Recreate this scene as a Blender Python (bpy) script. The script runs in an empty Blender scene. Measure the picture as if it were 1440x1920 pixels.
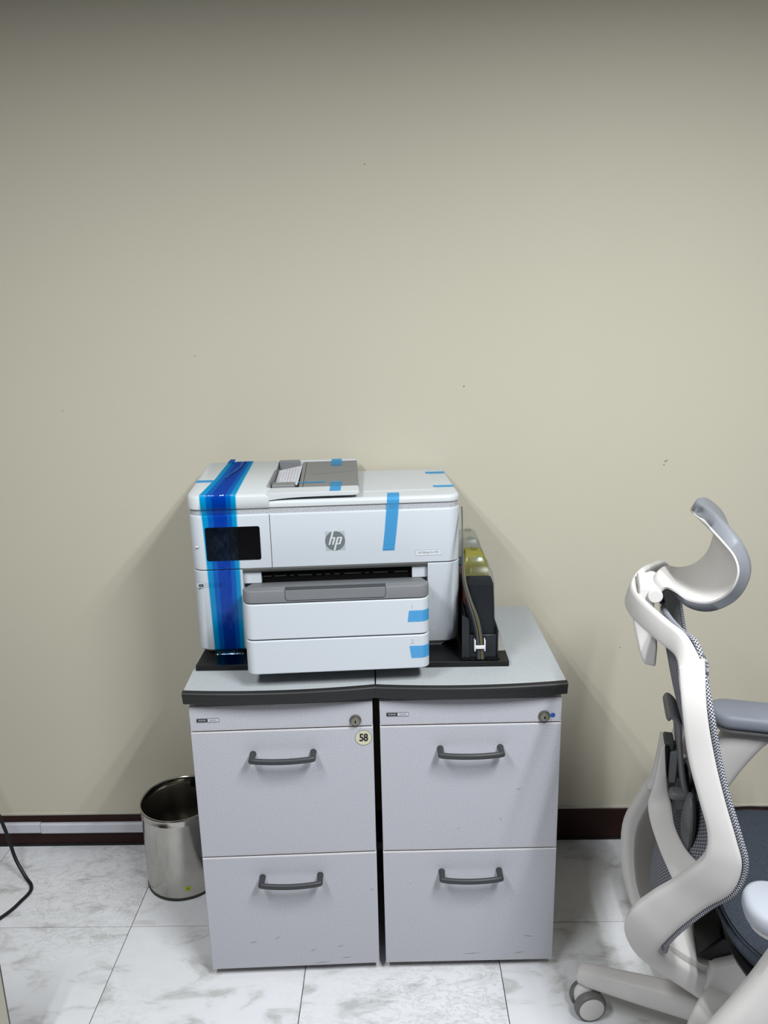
import bpy, bmesh, math, random
from mathutils import Vector, Matrix

random.seed(7)
scene = bpy.context.scene
COL = scene.collection
PI = math.pi

# ------------------------------------------------------------------ camera
cam_d = bpy.data.cameras.new('camera')
cam = bpy.data.objects.new('camera', cam_d)
COL.objects.link(cam)
scene.camera = cam
cam_d.sensor_fit = 'VERTICAL'
cam_d.sensor_height = 32.0
cam_d.lens = 1430.9 / 1920 * 32.0
cam_d.clip_start = 0.02
PITCH, ROLL, YAW = 0.2452, -0.0223, -0.0157
fwd = Vector((math.sin(YAW) * math.cos(PITCH), math.cos(YAW) * math.cos(PITCH), -math.sin(PITCH)))
rgt0 = Vector((math.cos(YAW), -math.sin(YAW), 0))
up0 = rgt0.cross(fwd)
rgt = rgt0 * math.cos(ROLL) + up0 * math.sin(ROLL)
up = -rgt0 * math.sin(ROLL) + up0 * math.cos(ROLL)
cam.matrix_world = Matrix(((rgt.x, up.x, -fwd.x, 0.0), (rgt.y, up.y, -fwd.y, -1.9347),
                           (rgt.z, up.z, -fwd.z, 1.4732), (0, 0, 0, 1)))

# ------------------------------------------------------------------ world, lights, exposure
world = bpy.data.worlds.new('room_ambient')
scene.world = world
world.use_nodes = True
world.node_tree.nodes['Background'].inputs[0].default_value = (0.75, 0.8, 0.9, 1)
world.node_tree.nodes['Background'].inputs[1].default_value = 0.2

CEIL = 2.31
LAMPS = [(-0.78, -1.68), (0.70, -1.68)]     # the two ceiling troffers in front of the wall
TUBE_OFF = 0.075
TUBE_LEN = 0.9
TUBE_POWER = 16.0
TUBE_COLOR = (0.94, 0.98, 1.0)
for (lx, ly), lamp_power in zip(LAMPS, (0.60, 1.15)):
    for s in (-1, 1):
        ld = bpy.data.lights.new('tube_light', 'AREA')
        ld.shape = 'RECTANGLE'
        ld.size = 0.04
        ld.size_y = TUBE_LEN
        ld.energy = TUBE_POWER * lamp_power
        ld.color = TUBE_COLOR
        ld.spread = math.radians(176)
        lo = bpy.data.objects.new('tube_light', ld)
        lo.location = (lx + s * TUBE_OFF, ly, CEIL - 0.012)
        COL.objects.link(lo)

vs = scene.view_settings
vs.view_transform = 'Standard'
vs.look = 'None'
vs.gamma = 1.0
vs.use_curve_mapping = False
vs.exposure = 1.02


# ------------------------------------------------------------------ materials
def s2l(c):
    return tuple(((x / 255) / 12.92 if x <= 10 else ((x / 255 + 0.055) / 1.055) ** 2.4) for x in c)


ALB = 0.70     # overall reflectance level of the painted and moulded surfaces


def dim(c):
    return tuple(x * ALB for x in c)


def mat(name, color, rough=0.5, metal=0.0, spec=0.5, coat=0.0, noise=None, bump=None, aniso=None):
    if metal < 0.5:
        color = dim(color)
        spec *= ALB
    m = bpy.data.materials.new(name)
    m.use_nodes = True
    nt = m.node_tree
    b = nt.nodes['Principled BSDF']
    b.inputs['Base Color'].default_value = (*color, 1)
    b.inputs['Roughness'].default_value = rough
    b.inputs['Metallic'].default_value = metal
    b.inputs['Specular IOR Level'].default_value = spec
    if coat:
        b.inputs['Coat Weight'].default_value = coat
        b.inputs['Coat Roughness'].default_value = 0.08
    if noise or bump:
        tc = nt.nodes.new('ShaderNodeTexCoord')
    if noise:      # (scale, detail, darker factor, lighter factor)
        n = nt.nodes.new('ShaderNodeTexNoise')
        n.inputs['Scale'].default_value = noise[0]
        n.inputs['Detail'].default_value = noise[1]
        nt.links.new(tc.outputs['Object'], n.inputs['Vector'])
        r = nt.nodes.new('ShaderNodeValToRGB')
        r.color_ramp.elements[0].position = 0.3
        r.color_ramp.elements[1].position = 0.7
        r.color_ramp.elements[0].color = (*[c * noise[2] for c in color], 1)
        r.color_ramp.elements[1].color = (*[min(1, c * noise[3]) for c in color], 1)
        nt.links.new(n.outputs['Fac'], r.inputs['Fac'])
        nt.links.new(r.outputs['Color'], b.inputs['Base Color'])
    if bump:       # (scale, strength, distance)
        n2 = nt.nodes.new('ShaderNodeTexNoise')
        n2.inputs['Scale'].default_value = bump[0]
        n2.inputs['Detail'].default_value = 3
        nt.links.new(tc.outputs['Object'], n2.inputs['Vector'])
        bp = nt.nodes.new('ShaderNodeBump')
        bp.inputs['Strength'].default_value = bump[1]
        bp.inputs['Distance'].default_value = bump[2]
        nt.links.new(n2.outputs['Fac'], bp.inputs['Height'])
        nt.links.new(bp.outputs['Normal'], b.inputs['Normal'])
    return m


def tint_film(name, tint, gloss=0.08, rough=0.12, wrinkle=0.0, diffuse=None, dfac=0.0):
    """thin transparent coloured film: tape, clear plastic"""
    m = bpy.data.materials.new(name)
    m.use_nodes = True
    nt = m.node_tree
    nt.nodes.clear()
    out = nt.nodes.new('ShaderNodeOutputMaterial')
    tr = nt.nodes.new('ShaderNodeBsdfTransparent')
    tr.inputs['Color'].default_value = (*tint, 1)
    gl = nt.nodes.new('ShaderNodeBsdfGlossy')
    gl.inputs['Roughness'].default_value = rough
    gl.inputs['Color'].default_value = (0.9, 0.95, 1, 1)
    mx = nt.nodes.new('ShaderNodeMixShader')
    mx.inputs['Fac'].default_value = gloss
    base = tr.outputs[0]
    if diffuse:
        df = nt.nodes.new('ShaderNodeBsdfDiffuse')
        df.inputs['Color'].default_value = (*diffuse, 1)
        m0 = nt.nodes.new('ShaderNodeMixShader')
        m0.inputs['Fac'].default_value = dfac
        nt.links.new(tr.outputs[0], m0.inputs[1])
        nt.links.new(df.outputs[0], m0.inputs[2])
        base = m0.outputs[0]
    nt.links.new(base, mx.inputs[1])
    nt.links.new(gl.outputs[0], mx.inputs[2])
    nt.links.new(mx.outputs[0], out.inputs['Surface'])
    if wrinkle:
        tc = nt.nodes.new('ShaderNodeTexCoord')
        mp = nt.nodes.new('ShaderNodeMapping')
        mp.inputs['Scale'].default_value = (60, 12, 12)
        n = nt.nodes.new('ShaderNodeTexNoise')
        n.inputs['Scale'].default_value = 1.5
        n.inputs['Detail'].default_value = 2
        bp = nt.nodes.new('ShaderNodeBump')
        bp.inputs['Strength'].default_value = wrinkle
        bp.inputs['Distance'].default_value = 0.004
        nt.links.new(tc.outputs['Object'], mp.inputs['Vector'])
        nt.links.new(mp.outputs[0], n.inputs['Vector'])
        nt.links.new(n.outputs['Fac'], bp.inputs['Height'])
        nt.links.new(bp.outputs[0], gl.inputs['Normal'])
    return m


def wall_mat():
    m = mat('beige_wallpaper', (0.685, 0.64, 0.515), 0.75, spec=0.25)
    nt = m.node_tree
    b = nt.nodes['Principled BSDF']
    tc = nt.nodes.new('ShaderNodeTexCoord')
    n = nt.nodes.new('ShaderNodeTexNoise')
    n.inputs['Scale'].default_value = 3.0
    n.inputs['Detail'].default_value = 3
    r = nt.nodes.new('ShaderNodeValToRGB')
    r.color_ramp.elements[0].color = (*dim((0.675, 0.625, 0.505)), 1)
    r.color_ramp.elements[1].color = (*dim((0.695, 0.65, 0.525)), 1)
    nt.links.new(tc.outputs['Object'], n.inputs['Vector'])
    nt.links.new(n.outputs['Fac'], r.inputs['Fac'])
    nt.links.new(r.outputs['Color'], b.inputs['Base Color'])
    n2 = nt.nodes.new('ShaderNodeTexNoise')
    n2.inputs['Scale'].default_value = 260
    n2.inputs['Detail'].default_value = 2
    bp = nt.nodes.new('ShaderNodeBump')
    bp.inputs['Strength'].default_value = 0.08
    bp.inputs['Distance'].default_value = 0.001
    nt.links.new(tc.outputs['Object'], n2.inputs['Vector'])
    nt.links.new(n2.outputs['Fac'], bp.inputs['Height'])
    nt.links.new(bp.outputs[0], b.inputs['Normal'])
    return m


def tile_mat():
    m = mat('marble_vinyl_tile', (0.6, 0.6, 0.61), 0.42, spec=0.4)
    nt = m.node_tree
    b = nt.nodes['Principled BSDF']
    tc = nt.nodes.new('ShaderNodeTexCoord')
    oi = nt.nodes.new('ShaderNodeObjectInfo')
    ad = nt.nodes.new('ShaderNodeVectorMath')
    ad.operation = 'MULTIPLY_ADD'
    cmb = nt.nodes.new('ShaderNodeCombineXYZ')
    for k in range(3):
        nt.links.new(oi.outputs['Random'], cmb.inputs[k])
    ad.inputs[1].default_value = (9, 17, 5)
    nt.links.new(cmb.outputs[0], ad.inputs[0])
    nt.links.new(tc.outputs['Object'], ad.inputs[2])
    mp = nt.nodes.new('ShaderNodeMapping')
    mp.inputs['Rotation'].default_value = (0, 0, math.radians(-38))
    mp.inputs['Scale'].default_value = (1.0, 2.2, 1)
    nt.links.new(ad.outputs[0], mp.inputs['Vector'])
    # broad cloudy tone
    n1 = nt.nodes.new('ShaderNodeTexNoise')
    n1.inputs['Scale'].default_value = 8.0
    n1.inputs['Detail'].default_value = 7
    n1.inputs['Roughness'].default_value = 0.62
    n1.inputs['Distortion'].default_value = 0.6
    nt.links.new(mp.outputs[0], n1.inputs['Vector'])
    r1 = nt.nodes.new('ShaderNodeValToRGB')
    e = r1.color_ramp.elements
    e[0].position = 0.33
    e[0].color = (*dim((0.55, 0.545, 0.535)), 1)
    e[1].position = 0.72
    e[1].color = (*dim((0.84, 0.84, 0.87)), 1)
    e2 = r1.color_ramp.elements.new(0.47)
    e2.color = (*dim((0.80, 0.80, 0.825)), 1)
    nt.links.new(n1.outputs['Fac'], r1.inputs['Fac'])
    # thin light and dark veins
    n2 = nt.nodes.new('ShaderNodeTexNoise')
    n2.inputs['Scale'].default_value = 14.0
    n2.inputs['Detail'].default_value = 8
    n2.inputs['Roughness'].default_value = 0.7
    n2.inputs['Distortion'].default_value = 1.4
    nt.links.new(mp.outputs[0], n2.inputs['Vector'])
    r2 = nt.nodes.new('ShaderNodeValToRGB')
    q = r2.color_ramp.elements
    q[0].position = 0.485
    q[0].color = (1, 1, 1, 1)
    q[1].position = 0.53
    q[1].color = (1, 1, 1, 1)
    qq = r2.color_ramp.elements.new(0.505)
    qq.color = (0.66, 0.65, 0.64, 1)
    nt.links.new(n2.outputs['Fac'], r2.inputs['Fac'])
    n3 = nt.nodes.new('ShaderNodeTexNoise')
    n3.inputs['Scale'].default_value = 2.4
    n3.inputs['Detail'].default_value = 2
    nt.links.new(ad.outputs[0], n3.inputs['Vector'])
    r3 = nt.nodes.new('ShaderNodeValToRGB')
    r3.color_ramp.elements[0].position = 0.45
    r3.color_ramp.elements[1].position = 0.6
    nt.links.new(n3.outputs['Fac'], r3.inputs['Fac'])
    mul = nt.nodes.new('ShaderNodeMixRGB')
    mul.blend_type = 'MULTIPLY'
    nt.links.new(r3.outputs['Color'], mul.inputs['Fac'])
    nt.links.new(r1.outputs['Color'], mul.inputs[1])
    nt.links.new(r2.outputs['Color'], mul.inputs[2])
    nt.links.new(mul.outputs[0], b.inputs['Base Color'])
    bp = nt.nodes.new('ShaderNodeBump')
    bp.inputs['Strength'].default_value = 0.15
    bp.inputs['Distance'].default_value = 0.002
    nt.links.new(n2.outputs['Fac'], bp.inputs['Height'])
    nt.links.new(bp.outputs[0], b.inputs['Normal'])
    return m


def weave_mat(name, light, dark, su, sv, alpha=1.0):
    """woven mesh: light threads over dark gaps in UV space"""
    m = mat(name, dark, 0.8, spec=0.2)
    nt = m.node_tree
    b = nt.nodes['Principled BSDF']
    uv = nt.nodes.new('ShaderNodeUVMap')
    mp = nt.nodes.new('ShaderNodeMapping')
    mp.inputs['Scale'].default_value = (su, sv, 1)
    ck = nt.nodes.new('ShaderNodeTexChecker')
    ck.inputs['Color1'].default_value = (*dim(light), 1)
    ck.inputs['Color2'].default_value = (*dim(dark), 1)
    ck.inputs['Scale'].default_value = 1.0
    nt.links.new(uv.outputs[0], mp.inputs['Vector'])
    nt.links.new(mp.outputs[0], ck.inputs['Vector'])
    nt.links.new(ck.outputs['Color'], b.inputs['Base Color'])
    bp = nt.nodes.new('ShaderNodeBump')
    bp.inputs['Strength'].default_value = 0.5
    bp.inputs['Distance'].default_value = 0.001
    nt.links.new(ck.outputs['Fac'], bp.inputs['Height'])
    nt.links.new(bp.outputs[0], b.inputs['Normal'])
    if alpha < 1:
        b.inputs['Alpha'].default_value = alpha
    return m


M = {}
M['wall'] = wall_mat()
M['side_wall'] = mat('bounce_cut_dark_wall', (0.13, 0.10, 0.075), 0.6, noise=(6, 4, 0.7, 1.2))  # finish of the unseen walls, made dark to cut bounced light
M['ceiling'] = mat('ceiling_white', (0.55, 0.55, 0.54), 0.8)
M['tile'] = tile_mat()
M['grout'] = mat('dark_joint', (0.03, 0.03, 0.03), 0.9)
M['baseboard'] = mat('dark_brown_baseboard', s2l((46, 20, 16)), 0.45, spec=0.3)
M['black_rubber'] = mat('black_rubber', (0.008, 0.008, 0.008), 0.6)
M['caulk'] = mat('cream_caulk', (0.62, 0.59, 0.50), 0.7)
M['raceway'] = mat('white_plastic_raceway', (0.66, 0.66, 0.72), 0.45)
M['stain'] = mat('wall_smudge', (0.30, 0.27, 0.21), 0.9)
M['white'] = mat('printer_white_plastic', (0.63, 0.668, 0.715), 0.38, spec=0.45)
M['white_lid'] = mat('printer_white_lid', (0.69, 0.72, 0.735), 0.42, spec=0.45)
M['grey_print'] = mat('printer_grey_plastic', (0.20, 0.205, 0.215), 0.5, spec=0.4)
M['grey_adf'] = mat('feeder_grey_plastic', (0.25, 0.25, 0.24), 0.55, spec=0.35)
M['grey_guide'] = mat('guide_grey_plastic', (0.24, 0.245, 0.25), 0.5)
M['slot'] = mat('slot_black', (0.004, 0.004, 0.004), 0.7, spec=0.1)
M['seam'] = mat('seam_dark', (0.05, 0.055, 0.06), 0.8)
M['foam'] = mat('grey_foam_strip', (0.50, 0.51, 0.54), 0.7, noise=(300, 2, 0.8, 1.2))
M['screen'] = mat('screen_glass', (0.003, 0.003, 0.004), 0.06, spec=0.22)
M['logo_grey'] = mat('logo_grey', (0.185, 0.205, 0.215), 0.45)
M['logo_white'] = mat('logo_white', (0.72, 0.76, 0.79), 0.45)
M['clear_film'] = tint_film('clear_film', (0.95, 0.96, 0.96), 0.04, 0.2)
M['ink_text'] = mat('print_black', (0.02, 0.02, 0.022), 0.6)
M['print_grey'] = mat('print_grey', (0.25, 0.27, 0.29), 0.6)
M['emboss'] = mat('embossed_numeral', (0.50, 0.54, 0.58), 0.4)
M['paper'] = mat('sheet_paper', (0.72, 0.73, 0.78), 0.8)
M['paper_print'] = mat('sheet_print', (0.42, 0.40, 0.46), 0.8)
M['paper_red'] = mat('sheet_red_print', (0.45, 0.22, 0.25), 0.8)
M['tape_strong'] = tint_film('blue_packing_tape', (0.04, 0.63, 0.90), 0.03, 0.10, wrinkle=0.5)
M['tape_fold'] = mat('crumpled_dark_blue_tape', (0.004, 0.075, 0.34), 0.45, spec=0.2)
M['tape_small'] = tint_film('light_blue_tape', (0.24, 0.64, 0.89), 0.05, 0.2, diffuse=(0.10, 0.42, 0.78), dfac=0.35)
M['board'] = mat('black_board', (0.010, 0.010, 0.010), 0.45, spec=0.4)
M['cab'] = mat('speckled_grey_laminate', (0.53, 0.53, 0.58), 0.55, spec=0.35, noise=(420, 2, 0.86, 1.12))
M['cab_edge'] = mat('pale_edge_band', (0.78, 0.76, 0.78), 0.5)
M['cab_top'] = mat('pale_grey_worktop', (0.48, 0.505, 0.52), 0.5, spec=0.35, noise=(350, 2, 0.93, 1.05))
M['cab_trim'] = mat('charcoal_edge_trim', (0.020, 0.020, 0.020), 0.45, spec=0.4)
M['cab_gap_shade'] = mat('gap_shade_dark', (0.014, 0.014, 0.017), 0.8)
M['handle'] = mat('gunmetal_handle', (0.045, 0.047, 0.05), 0.45, spec=0.45)
M['lock'] = mat('lock_metal', (0.22, 0.21, 0.17), 0.32, metal=0.8)
M['lock_bezel'] = mat('lock_bezel', (0.13, 0.13, 0.12), 0.4, metal=0.7)
M['plate_black'] = mat('plate_black', (0.012, 0.013, 0.015), 0.35)
M['plate_silver'] = mat('plate_silver', (0.62, 0.63, 0.68), 0.35)
M['plate_frame'] = mat('plate_frame', (0.16, 0.16, 0.17), 0.4)
M['sticker_cream'] = mat('cream_sticker', (0.67, 0.66, 0.47), 0.6)
M['sticker_rim'] = mat('sticker_rim', (0.30, 0.31, 0.26), 0.6)
M['blue_dot'] = mat('blue_dot', (0.012, 0.09, 0.42), 0.6)
M['scuff'] = mat('scuff_mark', (0.20, 0.19, 0.19), 0.8)
M['steel'] = mat('stainless_steel', (0.55, 0.53, 0.49), 0.19, metal=1.0, noise=(9, 5, 0.72, 1.05), bump=(14, 0.10, 0.01))
M['steel_dark'] = mat('dark_base_ring', (0.05, 0.05, 0.05), 0.4, metal=0.6)
M['green_sticker'] = mat('green_sticker', (0.42, 0.55, 0.03), 0.6)
M['cord'] = mat('black_cord', (0.008, 0.008, 0.009), 0.5)
M['desk'] = mat('cream_desk_panel', (0.62, 0.58, 0.46), 0.55)
M['desk_edge'] = mat('desk_edge_band', (0.10, 0.085, 0.10), 0.5)
M['clear'] = tint_film('clear_tank_plastic', (0.86, 0.87, 0.86), 0.015, 0.3, diffuse=(0.36, 0.38, 0.37), dfac=0.028)
M['clear_yellow'] = tint_film('yellow_stained_tank_plastic', (0.86, 0.80, 0.30), 0.03, 0.15, diffuse=(0.40, 0.36, 0.05), dfac=0.45)
M['smoke'] = tint_film('smoky_bracket_plastic', (0.26, 0.27, 0.30), 0.03, 0.25, diffuse=(0.022, 0.024, 0.030), dfac=0.5)
M['ink_black'] = mat('black_ink', (0.003, 0.005, 0.011), 0.6, spec=0.08)
M['ink_orange'] = mat('deep_yellow_ink', (0.30, 0.025, 0.012), 0.3)
M['ink_magenta'] = mat('magenta_ink', (0.25, 0.01, 0.06), 0.3)
M['ink_cyan'] = mat('cyan_ink', (0.01, 0.10, 0.22), 0.3)
M['tube_clear'] = mat('clear_tube', (0.11, 0.115, 0.12), 0.4, spec=0.5)
M['tube_dark'] = mat('dark_ink_tube', (0.03, 0.03, 0.035), 0.3, spec=0.6)
M['tube_yellow'] = mat('yellow_ink_tube', (0.20, 0.155, 0.04), 0.4, spec=0.4)
M['clip'] = mat('white_clip', (0.80, 0.80, 0.82), 0.4)
M['frost'] = mat('frosted_plastic', (0.42, 0.42, 0.39), 0.5)
M['chair_white'] = mat('warm_white_nylon', (0.74, 0.71, 0.69), 0.45, spec=0.3, bump=(900, 0.05, 0.0005))
M['chair_grey'] = mat('chair_grey_plastic', (0.16, 0.165, 0.17), 0.5)
M['chair_inner'] = mat('chair_dark_grey', (0.055, 0.055, 0.055), 0.55)
M['chair_black'] = mat('chair_black_shell', (0.006, 0.006, 0.007), 0.45, spec=0.25)
M['pad_grey'] = mat('grey_leatherette', (0.215, 0.225, 0.25), 0.45, spec=0.4)
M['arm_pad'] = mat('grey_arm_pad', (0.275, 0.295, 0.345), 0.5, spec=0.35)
M['arm_pad_lit'] = mat('lit_arm_pad', (0.40, 0.42, 0.47), 0.5, spec=0.35)
M['seat_fabric'] = mat('slate_seat_fabric', (0.052, 0.062, 0.080), 0.9, spec=0.15, noise=(500, 3, 0.7, 1.35), bump=(700, 0.3, 0.001))
M['weave'] = weave_mat('woven_mesh', (0.34, 0.345, 0.38), (0.10, 0.10, 0.115), 90, 130)
M['frame_shade'] = mat('frame_shade_grey', (0.30, 0.28, 0.26), 0.6)
M['weave_edge'] = weave_mat('woven_mesh_edge', (0.60, 0.61, 0.66), (0.035, 0.038, 0.055), 1, 1)
M['caster_tire'] = mat('grey_caster_tire', (0.17, 0.165, 0.16), 0.5)
M['lamp_tube'] = mat('lamp_tube', (0.9, 0.9, 0.9), 0.4)
_b = M['lamp_tube'].node_tree.nodes['Principled BSDF']
_b.inputs['Emission Color'].default_value = (*TUBE_COLOR, 1)
_b.inputs['Emission Strength'].default_value = 0.5


# ------------------------------------------------------------------ mesh helpers
def finish(name, bm, m, parent=None, smooth=True, angle=35, bevel=0.0, seg=2, loc=None, kind=None):
    bmesh.ops.recalc_face_normals(bm, faces=bm.faces[:])
    if smooth:
        a = math.radians(angle)
        for f in bm.faces:
            f.smooth = True
        for e in bm.edges:
            e.smooth = (len(e.link_faces) != 2) or e.calc_face_angle(0) < a
    me = bpy.data.meshes.new(name)
    bm.to_mesh(me)
    bm.free()
    for mm in (m if isinstance(m, (list, tuple)) else [m]):
        me.materials.append(mm)
    o = bpy.data.objects.new(name, me)
    COL.objects.link(o)
    if parent is not None:
        o.parent = parent
    if loc is not None:
        o.location = loc
    if bevel:
        md = o.modifiers.new('bevel', 'BEVEL')
        md.width = bevel
        md.segments = seg
        md.limit_method = 'ANGLE'
        md.angle_limit = math.radians(40)
        md.harden_normals = False
        for p in me.polygons:
            p.use_smooth = True
    if kind:
        o['kind'] = kind
    return o


def box_bm(x0, x1, y0, y1, z0, z1, bm=None):
    bm = bm or bmesh.new()
    v = [bm.verts.new((x, y, z)) for x in (x0, x1) for y in (y0, y1) for z in (z0, z1)]
    for f in ((0, 1, 3, 2), (4, 6, 7, 5), (0, 4, 5, 1), (2, 3, 7, 6), (0, 2, 6, 4), (1, 5, 7, 3)):
        bm.faces.new([v[i] for i in f])
    return bm


def box(name, b, m, parent=None, bevel=0.0, seg=2, **k):
    return finish(name, box_bm(*b), m, parent, bevel=bevel, seg=seg, **k)


def prism_bm(pts, h0, h1, axis='z', bm=None):
    """extrude a closed 2-D outline; axis z: (x,y) outline; axis y: (x,z) outline; axis x: (y,z) outline"""
    bm = bm or bmesh.new()

    def P(p, h):
        if axis == 'z':
            return (p[0], p[1], h)
        if axis == 'y':
            return (p[0], h, p[1])
        return (h, p[0], p[1])
    a = [bm.verts.new(P(p, h0)) for p in pts]
    b = [bm.verts.new(P(p, h1)) for p in pts]
    n = len(pts)
    bm.faces.new(a)
    bm.faces.new(b[::-1])
    for i in range(n):
        bm.faces.new((a[i], a[(i + 1) % n], b[(i + 1) % n], b[i]))
    return bm


def rrect(x0, x1, y0, y1, r, n=6, corners=(1, 1, 1, 1)):
    """rounded rectangle outline; corners order: (x0,y0) (x1,y0) (x1,y1) (x0,y1)"""
    pts = []
    cs = [((x0, y0), (1, 1), PI), ((x1, y0), (-1, 1), 1.5 * PI), ((x1, y1), (-1, -1), 0), ((x0, y1), (1, -1), .5 * PI)]
    for (c, s, a0), on in zip(cs, corners):
        if not on:
            pts.append(c)
            continue
        cx, cy = c[0] + s[0] * r, c[1] + s[1] * r
        for k in range(n + 1):
            a = a0 + k / n * PI / 2
            pts.append((cx + r * math.cos(a), cy + r * math.sin(a)))
    return pts


def catmull(pts, n=6, closed=False):
    P = [Vector(p) for p in pts]
    out = []
    L = len(P)
    rng = range(L if closed else L - 1)
    for i in rng:
        p0 = P[(i - 1) % L] if (closed or i > 0) else P[0] * 2 - P[1]
        p1, p2 = P[i], P[(i + 1) % L]
        p3 = P[(i + 2) % L] if (closed or i + 2 < L) else P[-1] * 2 - P[-2]
        for k in range(n):
            t = k / n
            out.append(0.5 * ((2 * p1) + (p2 - p0) * t + (2 * p0 - 5 * p1 + 4 * p2 - p3) * t * t + (3 * p1 - p0 - 3 * p2 + p3) * t ** 3))
    if not closed:
        out.append(P[-1].copy())
    return out


def loft_bm(rings, closed_ring=True, cap=True, bm=None, uv=None):
    bm = bm or bmesh.new()
    V = [[bm.verts.new(p) for p in r] for r in rings]
    n = len(V[0])
    uvl = bm.loops.layers.uv.verify() if uv else None
    for i in range(len(V) - 1):
        for j in range(n if closed_ring else n - 1):
            j2 = (j + 1) % n
            f = bm.faces.new((V[i][j], V[i][j2], V[i + 1][j2], V[i + 1][j]))
            if uv:
                cs = [(i, j), (i, j + 1), (i + 1, j + 1), (i + 1, j)]
                for lp, (a, b) in zip(f.loops, cs):
                    lp[uvl].uv = uv(a, b)
    if cap and closed_ring:
        bm.faces.new(V[0][::-1])
        bm.faces.new(V[-1])
    return bm


def tube_bm(path, r, n=10, bm=None, squash=None):
    """round tube along a path of points; r a number or list"""
    P = [Vector(p) for p in path]
    rings = []
    prev = None
    for i, p in enumerate(P):
        t = (P[min(i + 1, len(P) - 1)] - P[max(i - 1, 0)]).normalized()
        if prev is None:
            a = Vector((0, 0, 1)) if abs(t.z) < 0.9 else Vector((1, 0, 0))
            nrm = (a - t * a.dot(t)).normalized()
        else:
            nrm = (prev - t * prev.dot(t)).normalized()
        prev = nrm
        bn = t.cross(nrm)
        rr = r[i] if isinstance(r, (list, tuple)) else r
        sx, sy = squash or (1, 1)
        rings.append([p + nrm * (rr * sx * math.cos(2 * PI * k / n)) + bn * (rr * sy * math.sin(2 * PI * k / n)) for k in range(n)])
    return loft_bm(rings, bm=bm)


def band_bm(A, B, thick, nsub=6, nring=16, expo=4.5, bm=None, uvscale=None):
    """a swept band between two edge curves with a rounded cross-section"""
    A2, B2 = catmull(A, nsub), catmull(B, nsub)
    if not isinstance(thick, (list, tuple)):
        thick = [thick] * len(A)
    T2 = [v.x for v in catmull([(t, 0, 0) for t in thick], nsub)]
    rings = []
    prev = None
    for i in range(len(A2)):
        c = (A2[i] + B2[i]) / 2
        w = (A2[i] - B2[i]) / 2
        lo, hi = max(i - 1, 0), min(i + 1, len(A2) - 1)
        t = ((A2[hi] + B2[hi]) - (A2[lo] + B2[lo])).normalized()
        n = t.cross(w).normalized()
        if prev is not None and n.dot(prev) < 0:
            n = -n
        prev = n
        ring = []
        for k in range(nring):
            a = 2 * PI * k / nring
            ca, sa = math.cos(a), math.sin(a)
            ring.append(c + w * (math.copysign(abs(ca) ** (2 / expo), ca)) + n * (T2[i] / 2 * math.copysign(abs(sa) ** (2 / expo), sa)))
        rings.append(ring)
    return loft_bm(rings, bm=bm)


def lathe_bm(profile, n=48, axis='z', center=(0, 0, 0), bm=None, cap=True):
    rings = []
    for r, h in profile:
        ring = []
        for k in range(n):
            a = 2 * PI * k / n
            c, s = r * math.cos(a), r * math.sin(a)
            p = {'z': (c, s, h), 'y': (c, h, s), 'x': (h, c, s)}[axis]
            ring.append((p[0] + center[0], p[1] + center[1], p[2] + center[2]))
        rings.append(ring)
    return loft_bm(rings, cap=cap, bm=bm)


def ellipsoid_bm(c, r, nu=20, nv=12, expo=2.0, bm=None):
    rings = []
    for i in range(1, nv):
        ph = PI * i / nv - PI / 2
        ring = []
        for k in range(nu):
            a = 2 * PI * k / nu
            f = lambda q: math.copysign(abs(q) ** (2 / expo), q)
            ring.append((c[0] + r[0] * f(math.cos(ph)) * f(math.cos(a)), c[1] + r[1] * f(math.cos(ph)) * f(math.sin(a)), c[2] + r[2] * f(math.sin(ph))))
        rings.append(ring)
    return loft_bm(rings, bm=bm)


def text_obj(name, s, size, m, parent, loc, rot=(PI / 2, 0, 0), align='CENTER', bold=0.0, sx=1.0, extrude=0.0002, space=1.0):
    cu = bpy.data.curves.new(name, 'FONT')
    cu.body = s
    cu.size = size
    cu.align_x = align
    cu.align_y = 'CENTER'
    cu.offset = bold
    cu.extrude = extrude
    cu.space_character = space
    cu.resolution_u = 3
    tmp = bpy.data.objects.new(name + '_tmp', cu)
    COL.objects.link(tmp)
    dg = bpy.context.evaluated_depsgraph_get()
    me = bpy.data.meshes.new_from_object(tmp.evaluated_get(dg))
    bpy.data.objects.remove(tmp)
    bpy.data.curves.remove(cu)
    me.name = name
    me.materials.clear()
    me.materials.append(m)
    for v in me.vertices:
        v.co.x *= sx
    o = bpy.data.objects.new(name, me)
    COL.objects.link(o)
    o.parent = parent
    o.location = loc
    o.rotation_euler = rot
    return o


def empty(name, label, cat, loc=(0, 0, 0), rz=0.0, group=None):
    o = bpy.data.objects.new(name, None)
    COL.objects.link(o)
    o.empty_display_size = 0.05
    o.location = loc
    o.rotation_euler = (0, 0, rz)
    return tag(o, label, cat, group)


def tag(o, label, cat, group=None):
    o['label'] = label
    o['category'] = cat
    if group:
        o['group'] = group
    return o


def struct(o):
    o['kind'] = 'structure'
    return o


# ------------------------------------------------------------------ room shell
RX0, RX1, RY0 = -4.2, 4.4, -7.5
wall_back = struct(box('wall_back', (RX0, RX1, 0.0, 0.12, -0.02, CEIL), M['wall']))
struct(box('wall_left', (RX0 - 0.12, RX0, RY0, 0.12, -0.02, CEIL), M['side_wall']))
struct(box('wall_right', (RX1, RX1 + 0.12, RY0, 0.12, -0.02, CEIL), M['side_wall']))
struct(box('wall_front', (RX0, RX1, RY0 - 0.12, RY0, -0.02, CEIL), M['side_wall']))
struct(box('ceiling', (RX0, RX1, RY0, 0.12, CEIL, CEIL + 0.1), M['ceiling']))

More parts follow.
